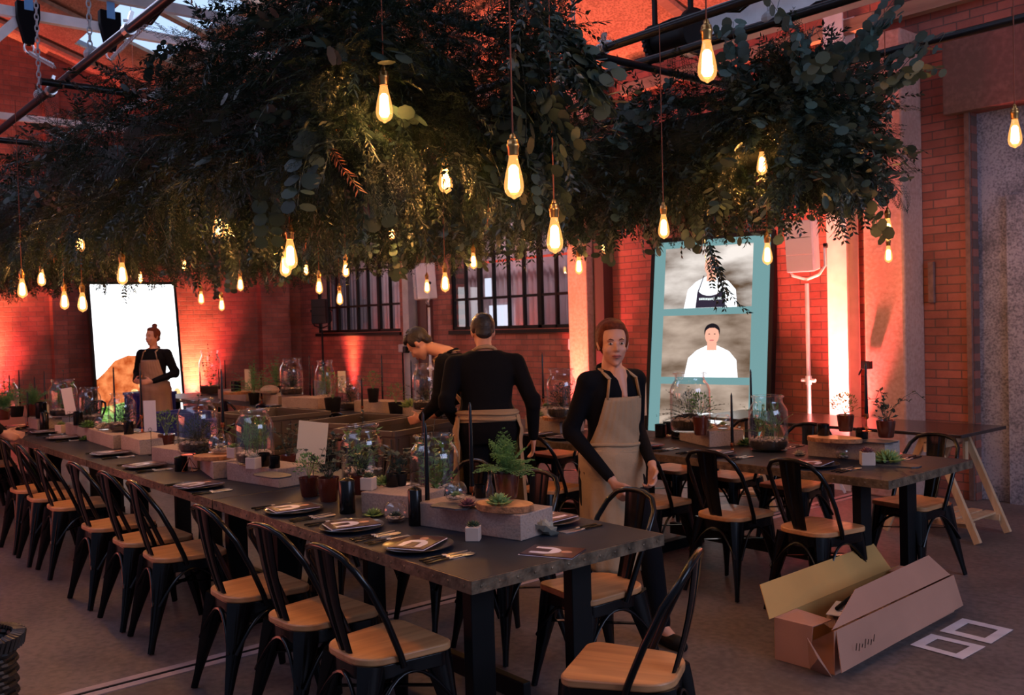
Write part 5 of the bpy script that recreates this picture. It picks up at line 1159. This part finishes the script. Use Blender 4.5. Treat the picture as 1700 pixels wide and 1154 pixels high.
# long leafy sprays reaching down and out of both banks
BVS = [Vector(Dp(q[0], q[1], min(14.2, .064*F/q[2]))) for q in BULBS]
def sprays(t, O, spec, m, nm, seed, kind='ruscus'):
    P = []; D = []; S = []; r = random.Random(seed)
    for (a, b, sag) in spec:
        a = Vector(a); b = Vector(b); n = max(2, int((b-a).length/.16))
        for i in range(n):
            for q in range(2):
                u = i/n; p = a.lerp(b, u)+Vector((r.uniform(-.03, .03), r.uniform(-.03, .03), -sag*math.sin(u*PI*.5)))
                if min((p+(b-a).normalized()*.15-BV-Vector((.55, -.80, -.10))*q_).length for BV in BVS for q_ in (0, .15, .3)) < .17: continue
                d = (b-a).normalized()+Vector((r.uniform(-.35, .35), r.uniform(-.35, .35), -.3*u)); P.append(p-Vector(O)); D.append(d); S.append(.75+.3*r.random())
    return scatter(nm, kind, np.array([tuple(p) for p in P]), np.array([tuple(d) for d in D]), np.array(S), m, t)
r = random.Random(12); sp = []
for k in range(46):
    x = -3.1-9*r.random()**1.5; y = r.choice([1.72, 2.85, 2.2, 2.5]); sp.append(((x, y, 2.42), (x+r.uniform(-.15, .15), y+r.uniform(-.12, .12), 2.42-r.uniform(.1, .36)), 0))
sprays(t1, O1, sp, m_leafd, 'trailing_ruscus', 5)
sp = [(tuple(Dp(*a)), tuple(Dp(*b)), .05) for a, b in (((880, 20, 3.7), (985, 60, 3.5)), ((870, 60, 3.8), (960, 135, 3.6)), ((890, 110, 3.9), (985, 120, 3.7)), ((900, -10, 3.7), (960, 40, 3.4)), ((840, 160, 3.9), (900, 300, 3.8)), ((870, 150, 3.9), (935, 230, 3.8)), ((860, 90, 3.6), (925, 190, 3.5)), ((820, 200, 4.0), (850, 330, 4.0)), ((900, 60, 3.7), (1000, 110, 3.5)), ((860, -30, 3.4), (930, 60, 3.3)))]
sprays(t1, O1, sp, m_leafd, 'side_sprays', 6); sprays(t1, O1, sp[::2], m_leafe, 'side_sprays', 9, 'eucalyptus')
r = random.Random(22); sp = []
for k in range(34):
    x = -3.05-8*r.random()**1.4; y = r.choice([4.55, 4.6, 5.0, 5.4]); sp.append(((x, y, 2.55), (x+r.uniform(-.15, .15), y+r.uniform(-.12, .1), 2.55-r.uniform(.1, .36)), 0))
sp += [(tuple(Dp(1170, 370, 5.0)), tuple(Dp(1185, 440, 5.0)), 0), (tuple(Dp(1180, 400, 5.0)), tuple(Dp(1205, 470, 5.0)), 0), (tuple(Dp(1480, 150, 5.0)), tuple(Dp(1460, 300, 5.1)), 0), (tuple(Dp(1400, 280, 5.0)), tuple(Dp(1395, 350, 5.0)), 0)]
sprays(t2, O2, sp, m_leafd, 'trailing_ruscus', 7)
sp = [(tuple(Dp(1340, 150, 5.0)), tuple(Dp(1330, 40, 5.0)), 0), (tuple(Dp(1430, 130, 5.0)), tuple(Dp(1500, 80, 5.0)), 0), (tuple(Dp(1440, 170, 5.0)), tuple(Dp(1490, 130, 4.9)), 0), (tuple(Dp(1400, 120, 5.0)), tuple(Dp(1440, 60, 5.0)), 0), (tuple(Dp(1400, 220, 5.0)), tuple(Dp(1475, 230, 5.0)), 0), (tuple(Dp(1250, 150, 5.2)), tuple(Dp(1210, 90, 5.3)), 0)]
sprays(t2, O2, sp, m_leafr, 'top_sprays', 8, 'eucalyptus')

# ------------------------------------------------------------------ filament bulbs on cords
def makebulb():
    t = thing('pendant_bulb', 'x', 'pendant lamp')
    c = MB().tube([(0, 0, 0), (0, 0, 1)], .0028, 6).build('cord', m_cord, t, 60)
    MB().lathe([(.004, .072), (.009, .066), (.010, .055), (.017, .050), (.018, .040), (.0205, .036), (.0205, .028), (.018, .024), (.0175, .004), (.016, 0)], n=20).build('socket', m_brass, t, 40)
    mb = MB(); mb.lathe([(.014, .006), (.0145, -.006), (.019, -.028), (.026, -.056), (.031, -.084), (.032, -.100), (.029, -.116), (.021, -.128), (.009, -.134), (.003, -.139), (0, -.1395)], n=24); mb.build('glass_bulb', m_bulbg, t, 180)
    mb = MB(); rr = .0165
    mb.lathe([(rr*.5, -.030), (rr*.95, -.040), (rr*1.2, -.104), (rr*.8, -.116), (0, -.118)], n=14); mb.build('filament', m_fil, t, 180)
    l = light('bulb_light', 'POINT', (0, 0, -.129), 8.0, (1, .50, .20), size=.008, parent=t)
    return t, l
bulb0, bl0 = makebulb(); bu = [0]
for i, (px, py, wd, lab) in enumerate(BULBS):
    p = Dp(px, py-1, min(14.2, .064*F/wd)); loc = (p[0], p[1], p[2]+.078)
    if i == 0: o = bulb0; o.location = loc; o['label'] = lab; o['group'] = 'filament bulbs hung from the pipe frame'
    else: o = dup(bulb0, loc, None, lab, 'filament bulbs hung from the pipe frame')
    for c in o.children:
        if c.name.startswith('cord'): c.location = (0, 0, .07); c.scale = (1, 1, (TOP(loc[1])-.02 if i in (12, 13, 15, 16, 20, 29, 31, 34, 41, 46) else RZ)-loc[2]-.07)

# ------------------------------------------------------------------ people
def remesh(o, vox, it=4, fac=.5):
    m = o.modifiers.new('r', 'REMESH'); m.mode = 'VOXEL'; m.voxel_size = vox; m.use_smooth_shade = True
    s = o.modifiers.new('s', 'SMOOTH'); s.iterations = it; s.factor = fac; return o
def hand(mb, w, d, side, s=1.0, curl=.5, palm=(0, 0, -1)):
    """hand at wrist w pointing along d; palm normal palm; side = +1/-1 thumb side"""
    w = Vector(w); d = Vector(d).normalized(); n = Vector(palm); n = (n-d*n.dot(d)).normalized(); x = d.cross(n)*side
    mb.cap(w-d*.01, w+d*.03*s, .020*s, .022*s, 8)
    for k in range(4): o = (k-1.5)*.018*s; mb.cap(w+d*.02*s+x*o*.7, w+d*.085*s+x*o, .013*s, .0115*s, 8)
    for k, L in enumerate((.066, .078, .073, .058)):
        o = (1.5-k)*.0185*s; p = w+d*.088*s+x*o; a = curl*(.9+.1*k)
        for j, f in enumerate((.45, .30, .25)):
            a2 = a*(.5+.75*j); q = p+(d*math.cos(a2)+n*math.sin(a2)+x*.04*(1.5-k))*L*f*s; r_ = (.0088-.0012*j)*s; mb.cap(p, q, r_, r_-.0008, 7); p = q
    p = w+d*.028*s+x*.022*s
    for j, L in enumerate((.038, .032, .026)): q = p+(d*(.55+.2*j)+x*(.75-.35*j)+n*(.2+.3*j*curl)).normalized()*L*s; mb.cap(p, q, (.0125-.0018*j)*s, (.0110-.0018*j)*s, 7); p = q
def head(mb, c, f, up, s=1.0, detail=True):
    """head centred at c, face direction f"""
    c = Vector(c); up = Vector(up).normalized(); f = Vector(f); f = (f-up*f.dot(up)).normalized(); x = f.cross(up)
    R = Matrix((x, f, up)).transposed(); A = lambda a, b, z: c+(x*a+f*b+up*z)*s
    mb.ell(A(0, -.012, .035), (.074*s, .092*s, .082*s), 18, 14, R)
    mb.ell(A(0, .022, -.022), (.060*s, .068*s, .078*s), 16, 12, R)
    mb.ell(A(0, .040, -.072), (.036*s, .038*s, .030*s), 12, 8, R)
    mb.ell(A(0, .060, -.092), (.018*s, .018*s, .014*s), 10, 6, R)
    for q in (-1, 1):
        mb.ell(A(q*.034, .058, -.020), (.024*s, .024*s, .024*s), 10, 8, R)
        mb.ell(A(q*.028, .074, .030), (.022*s, .014*s, .008*s), 10, 6, R)
        mb.ell(A(q*.074, -.008, -.002), (.008*s, .017*s, .029*s), 8, 6, R); mb.ell(A(q*.080, -.012, .012), (.006*s, .014*s, .014*s), 8, 6, R)
    mb.cap(A(0, .080, .022), A(0, .101, -.018), .0075*s, .0115*s, 8)
    for q in (-1, 1): mb.ell(A(q*.010, .090, -.021), (.008*s, .010*s, .007*s), 8, 6, R)
    mb.ell(A(0, .084, -.046), (.022*s, .010*s, .006*s), 10, 6, R); mb.ell(A(0, .081, -.056), (.018*s, .010*s, .007*s), 10, 6, R)
    return R, A
def person(name, label, loc, rz, J, hair, apron_m, voxel=.007, lean=0., facedet=True, shorts=None, collar=None, backview=False):
    """local frame: faces -Y, +X is the person's left; J joints"""
    t = thing('person', label, 'person', loc, rz); S = J['S']     # torso sections (x,y,z,a,b) bottom to top
    sh, el, wr = J['sh'], J['el'], J['wr']; hp, kn, an = J['hip'], J['knee'], J['ankle']
    b = MB(); b.loft([(x, y, z, a*.93, c*.93) for x, y, z, a, c in S], 20)
    nk, hd = Vector(J['neck']), Vector(J['head'])
    b.cap(nk, nk.lerp(hd, .62), .056, .050, 12); Rh, A = head(b, hd, J['face'], J.get('up', (0, 0, 1)))
    for i, q in ((0, -1), (1, 1)):
        b.cap(sh[i], el[i], .050, .038); b.cap(el[i], wr[i], .038, .024); hand(b, wr[i], Vector(wr[i])-Vector(el[i]) if 'hd' not in J else J['hd'][i], -q, 1.0, J.get('curl', .6), J.get('palm', ((1, 0, 0), (-1, 0, 0)))[i])
        b.cap(hp[i], kn[i], .080, .052); b.cap(kn[i], an[i], .050, .036); f = Vector(J['foot'][i]); b.cap(an[i], Vector(an[i])+f*.4+Vector((0, 0, -.035)), .035, .03)
    if J.get('vneck'):
        x, y, z, a, c = S[-3]; b.cap((nk.x, nk.y-.046, nk.z-.012), (x, y-c-.001, z-.015), .054, .020, 14); b.cap((nk.x-.02, nk.y-.062, nk.z-.03), (x, y-c-.006, z-.01), .034, .014, 12); b.cap((nk.x+.02, nk.y-.062, nk.z-.03), (x, y-c-.006, z-.01), .034, .014, 12)
    body = remesh(b.build('body', m_skin, t), voxel, 5, .5)
    if J.get('vneck'): pass
    # eyes, brows, lips
    if facedet:
        for q in (-1, 1):
            MB().ell(A(q*.029, .0795, .012), (.0125, .006, .0065), 10, 6, Rh).build('eye', mat('eye_white', (.45, .38, .35), .3), t, 180)
            MB().ell(A(q*.029, .0855, .012), (.0050, .002, .0055), 8, 6, Rh).build('iris', m_blackm, t, 180)
            MB().tube([A(q*.014, .090, .030), A(q*.030, .089, .036), A(q*.046, .074, .029)], [.0022, .0028, .0012], 6).build('eyebrow', hair, t, 180)
        MB().tube([A(-.024, .088, -.052), A(-.010, .0955, -.048), A(0, .096, -.0495), A(.010, .0955, -.048), A(.024, .088, -.052)], [.002, .005, .005, .005, .002], 8).tube([A(-.02, .088, -.055), A(0, .0935, -.059), A(.02, .088, -.055)], [.002, .006, .002], 8).build('lips', m_lip, t, 180)
    # shirt
    s = MB(); s.loft([(x, y, z, a+.010, c+.010) for x, y, z, a, c in S], 20)
    for i in (0, 1):
        w = Vector(el[i]).lerp(Vector(wr[i]), .93); sl = .84 if J.get('slim') else 1; s.cap(sh[i], el[i], .066*sl, .052*sl, 12); s.cap(el[i], w, .051*sl, .036*sl, 12); s.cap(Vector(sh[i])+Vector((0, 0, .0)), Vector(S[-2][:3]), .060, .055, 12)
        s.cap(Vector(el[i])+Vector((0, 0, .03)), Vector(el[i])-Vector((0, 0, .01)), .056*sl, .054*sl, 12)
    so = remesh(s.build('shirt', m_cloth, t), .010, 4)
    c = MB(); k = nk+Vector((0, 0, -.01)); fd = Vector(J['face']).normalized()
    c.tube([k+Vector((.070*math.cos(a), .062*math.sin(a)-.0, .030*math.sin(a)+.012)) for a in [math.radians(d) for d in range(-60, 241, 15)]], .013, 8, flat=1.0); c.build('collar', collar or m_cloth, t, 180)
    # trousers and shoes
    p = MB(); p.loft([(x, y, z, a+.014, cc+.014) for x, y, z, a, cc in S[:3]], 20)
    for i in (0, 1):
        p.cap(hp[i], kn[i], .098, .070, 14); a2 = Vector(kn[i]).lerp(Vector(an[i]), .95); p.cap(kn[i], a2, .068, .052, 12)
    remesh(p.build('trousers', m_cloth, t), .011, 4)
    for i in (0, 1):
        a = Vector(an[i]); f = Vector(J['foot'][i]); L = f.length; f = f.normalized(); m = MB(); z = Vector((0, 0, 1))
        m.cap(a-f*.035-z*.045, a+f*(L*.62)-z*.052, .036, .040, 12); m.cap(a+f*(L*.5)-z*.055, a+f*L*.85-z*.060, .040, .030, 12); m.cap(a, a-z*.035, .042, .042, 12); remesh(m.build('shoe', m_blackm, t), .009, 3)
    # apron: bib and skirt follow the torso sections
    def sec(z):
        for i in range(len(S)-1):
            if S[i][2] <= z <= S[i+1][2]: u = (z-S[i][2])/(S[i+1][2]-S[i][2]); return [S[i][k]+(S[i+1][k]-S[i][k])*u for k in range(5)]
        return list(S[0]) if z < S[0][2] else list(S[-1])
    zw, zt, zb = J['waist'], J['bibtop'], J['hem']; kx, ky = J.get('skirtdrift', (0, 0)); m = MB(); V = []; rows = 34; cols = 30; r = random.Random(3)
    for i in range(rows+1):
        z = zb+(zt-zb)*i/rows
        if z >= zw: x, y, _, a, c_ = sec(z); half = math.radians(92-52*((z-zw)/(zt-zw))**.6); off = .024
        else:
            x, y, _, a, c_ = sec(max(z, S[0][2])); d = (zw-z); half = math.radians(118); off = .030+.06*d; x += kx*d; y += ky*d
        for j in range(cols+1):
            th = -PI/2+half*(2*j/cols-1); fo = .007*math.sin(j*1.9+z*3)*min(1, (zw-z)*4 if z < zw else .35)+.004*math.sin(z*55+j*.5)*(abs(z-zw) < .16)
            V.append((x+(a+off+fo)*math.cos(th), y+(c_+off+fo)*math.sin(th), z))
    m.add(V, [(i*(cols+1)+j, i*(cols+1)+j+1, (i+1)*(cols+1)+j+1, (i+1)*(cols+1)+j) for i in range(rows) for j in range(cols)])
    ap = m.build('apron', apron_m, t, 180); sd = ap.modifiers.new('s', 'SOLIDIFY'); sd.thickness = .004; sd.offset = 1
    x, y, _, a, c_ = sec(zw); m = MB()
    for dz in (-.018, .018): m.tube([(x+(a+.027)*math.cos(q), y+(c_+.027)*math.sin(q), zw+dz+.006*math.sin(2*q)) for q in [2*PI*k/40 for k in range(41)]], .011, 6, False)
    if backview:
        V = [(x+(a+.026)*math.cos(q), y+(c_+.026)*math.sin(q), zw+dz+.012*math.sin(q)) for dz in (-.045, .035) for q in [2*PI*k/40 for k in range(40)]]; m.add(V, [(k, (k+1) % 40, 40+(k+1) % 40, 40+k) for k in range(40)])
    m.build('waist_tie', apron_m, t, 180)
    x, y, _, a, c_ = sec(zt)
    for q in (-1, 1):
        th = math.radians(-90+q*36); P = [(x+(a+.024)*math.cos(th), y+(c_+.024)*math.sin(th), zt-.01)]; x2, y2, _, a2, c2 = S[-2]
        P += [(x2+q*.082, y2-c2-.012, S[-2][2]+.005), (nk.x+q*.074, nk.y-.01, nk.z+.012), (nk.x+q*.045, nk.y+.062, nk.z+.022), (nk.x, nk.y+.074, nk.z+.024)]
        m = MB()
        for k in range(len(P)-1): m.tube([Vector(P[k]), Vector(P[k]).lerp(Vector(P[k+1]), .5), Vector(P[k+1])], .013, 6, True, .35)
        m.build('neck_strap', apron_m, t, 180)
    # hair
    h = MB(); st = J.get('hairstyle', 'short')
    h.ell(A(0, -.030, .050), (.083, .088, .083), 20, 14, Rh); h.ell(A(0, .020 if st == 'short' else .006, .092 if st == 'short' else .098), (.066, .058, .036), 16, 10, Rh)
    for q in (-1, 1): h.ell(A(q*.060, -.010, .040), (.024, .052, .052 if st == 'short' else .060), 12, 8, Rh)
    if st == 'bun': h.ell(A(0, -.045, .150), (.036, .036, .030), 14, 10, Rh)
    if st == 'low':
        h.ell(A(0, -.046, .060), (.085, .084, .086), 20, 14, Rh); [h.ell(A(q*.068, -.040, .015), (.018, .036, .045), 12, 8, Rh) for q in (-1, 1)]
        h.ell(A(0, -.110, .005), (.045, .04, .045), 14, 10, Rh)
    h.ell(A(0, -.070, -.015), (.060, .035, .045), 14, 10, Rh)
    if st == 'short':
        r = random.Random(5)
        for k in range(26): a = r.uniform(0, 2*PI); e = r.uniform(.5, 1.5); d = Vector((math.cos(a)*math.cos(e), math.sin(a)*math.cos(e), math.sin(e))); h.cap(A(d.x*.070, -.025+d.y*.080, .045+d.z*.080), A(d.x*.086, -.022+d.y*.095+.006, .05+d.z*.094), .014, .006, 6)
    remesh(h.build('hair', hair, t), .006, 3)
    return t
def stand(h=1.66, lx=0., ly=0., arms=None, hem=.50):
    """joint set of a standing figure facing -Y, scaled to height h; lx, ly lean the shoulders"""
    k = h/1.70
    S = [(0, .01, .84*k, .150, .105), (0, .01, .93*k, .165, .112), (lx*.15, .01+ly*.15, 1.00*k, .155, .105), (lx*.35, .005+ly*.35, 1.10*k, .135, .095), (lx*.6, ly*.6, 1.22*k, .150, .105), (lx*.8, ly*.8, 1.32*k, .165, .110), (lx*.95, .005+ly*.95, 1.395*k, .150, .090), (lx, .01+ly, 1.44*k, .085, .065)]
    J = dict(S=S, neck=(lx, .012+ly, 1.435*k), head=(lx*1.1, -.01+ly*1.25, 1.585*k), face=(0, -1, 0), hip=[(-.085, .01, .90*k), (.085, .01, .90*k)], knee=[(-.09, -.01, .49*k), (.09, -.01, .49*k)], ankle=[(-.095, .03, .085), (.095, .03, .085)], foot=[(-.04, -.17, 0), (.04, -.17, 0)],
             sh=[(-.175+lx*.95, .01+ly*.95, 1.375*k), (.175+lx*.95, .01+ly*.95, 1.375*k)], el=[(-.24+lx*.7, .03+ly*.7, 1.10*k), (.24+lx*.7, .03+ly*.7, 1.10*k)], wr=[(-.25+lx*.4, -.04+ly*.4, .86*k), (.25+lx*.4, -.04+ly*.4, .86*k)], waist=1.02*k, bibtop=1.30*k, hem=hem)
    if arms: J.update(arms)
    return J
def rotz_to(d): return math.atan2(d[0], -d[1])      # local -Y -> d
cdir = -_f[:2]/np.linalg.norm(_f[:2]); rdir = _rt[:2]/np.linalg.norm(_rt[:2])
# waitress walking through the aisle, body turned a little to the camera's right
d = cdir*.80+rdir*.42
J = stand(1.62, .0, -.03, dict(sh=[(-.150, -.02, 1.315), (.150, -.02, 1.315)], ankle=[(-.10, .24, .17), (.075, -.30, .085)], knee=[(-.095, .05, .50), (.085, -.19, .50)], foot=[(-.02, -.13, -.10), (.02, -.17, 0)], el=[(-.215, .05, 1.06), (.205, .06, 1.06)], wr=[(-.13, -.20, .83), (.10, -.22, .89)],
    face=(-.42, -1, -.22), head=(-.01, -.055, 1.50), hairstyle='low', vneck=1, slim=1, skirtdrift=(0, -.10), curl=1.1, hd=[(.25, -.45, -.8), (-.25, -.35, -.94)]), .36)
J['S'] = [(x, y, z, a*.90, b*.95) for x, y, z, a, b in J['S']]
person('waitress', 'waitress with auburn hair walking through the aisle, black shirt and tan apron', tuple(Zp(1022, 1046, 0)[:2])+(0,), rotz_to(d), J, m_hairr, m_tan, .006)
# man seen from behind, leaning over the back row
d = -cdir*.92+rdir*-.12
p = Dp(806, 560, 6.15)
J = stand(1.72, .0, -.10, dict(face=(0, -1, -.5), up=(0, -.40, 1), head=(0, -.165, 1.565), el=[(-.27, .02, 1.12), (.30, .02, 1.10)], wr=[(-.20, -.18, .98), (.31, -.06, .86)], sh=[(-.205, -.08, 1.37), (.205, -.08, 1.37)], hd=[(.3, -.8, -.3), (.0, -.3, -.95)]), .42)
# mirrored so that the straight arm is on the camera's right
for kk in ('el', 'wr', 'hd'): J[kk] = [(-a[0], a[1], a[2]) for a in J[kk]][::-1]
J['S'] = [(x, y, z, a*1.16, b*1.05) for x, y, z, a, b in J['S']]
person('waiter', 'man seen from behind in a black jumper and tan apron, leaning to the table', (p[0], p[1], 0), rotz_to(d), J, m_haird, m_tan, .009, facedet=False, collar=m_tan, backview=True)
# second man bending beyond him
d = -rdir*.95-cdir*.25
p = Dp(806, 560, 6.95)
J = stand(1.68, .0, -.30, dict(face=(0, -1, -1.1), up=(0, -.9, .75), head=(0, -.52, 1.49), el=[(-.24, -.30, 1.08), (.24, -.30, 1.08)], wr=[(-.16, -.46, .95), (.16, -.46, .95)], hd=[(.2, -.9, -.2), (-.2, -.9, -.2)]), .5)
person('waiter', 'dark-haired man bending his head down behind the standing man', (p[0], p[1], 0), rotz_to(d), J, m_haird, m_tan, .009)
# waitress in front of the white screen
d = cdir*.95-rdir*.15
p = Dp(256, 600, 12.0)
J = stand(1.70, .0, -.01, dict(face=(-.25, -1, -.35), hairstyle='bun', el=[(-.25, .02, 1.12), (.27, .03, 1.12)], wr=[(-.13, -.24, 1.04), (.10, -.24, 1.03)], hd=[(.6, -.6, 0), (-.8, -.5, 0)]), .45)
person('waitress', 'waitress with a top bun and taupe apron before the white screen', (p[0], p[1], 0), rotz_to(d), J, m_hairr, m_taupe, .009)
# person at the left frame edge reaching to the near row
p = Yp(-84, 620, 1.36)
J = stand(1.66, .0, -.12, dict(el=[(-.24, -.10, 1.1), (.25, -.10, 1.1)], wr=[(-.18, -.33, .87), (.20, -.40, .83)], hd=[(.0, -.8, -.4), (.05, -.95, -.25)]), .45)
person('waiter', 'person in black at the left frame edge, hand laid on the near row', (p[0], p[1], 0), rotz_to(np.array([.1, .98])), J, m_haird, m_tan, .011)
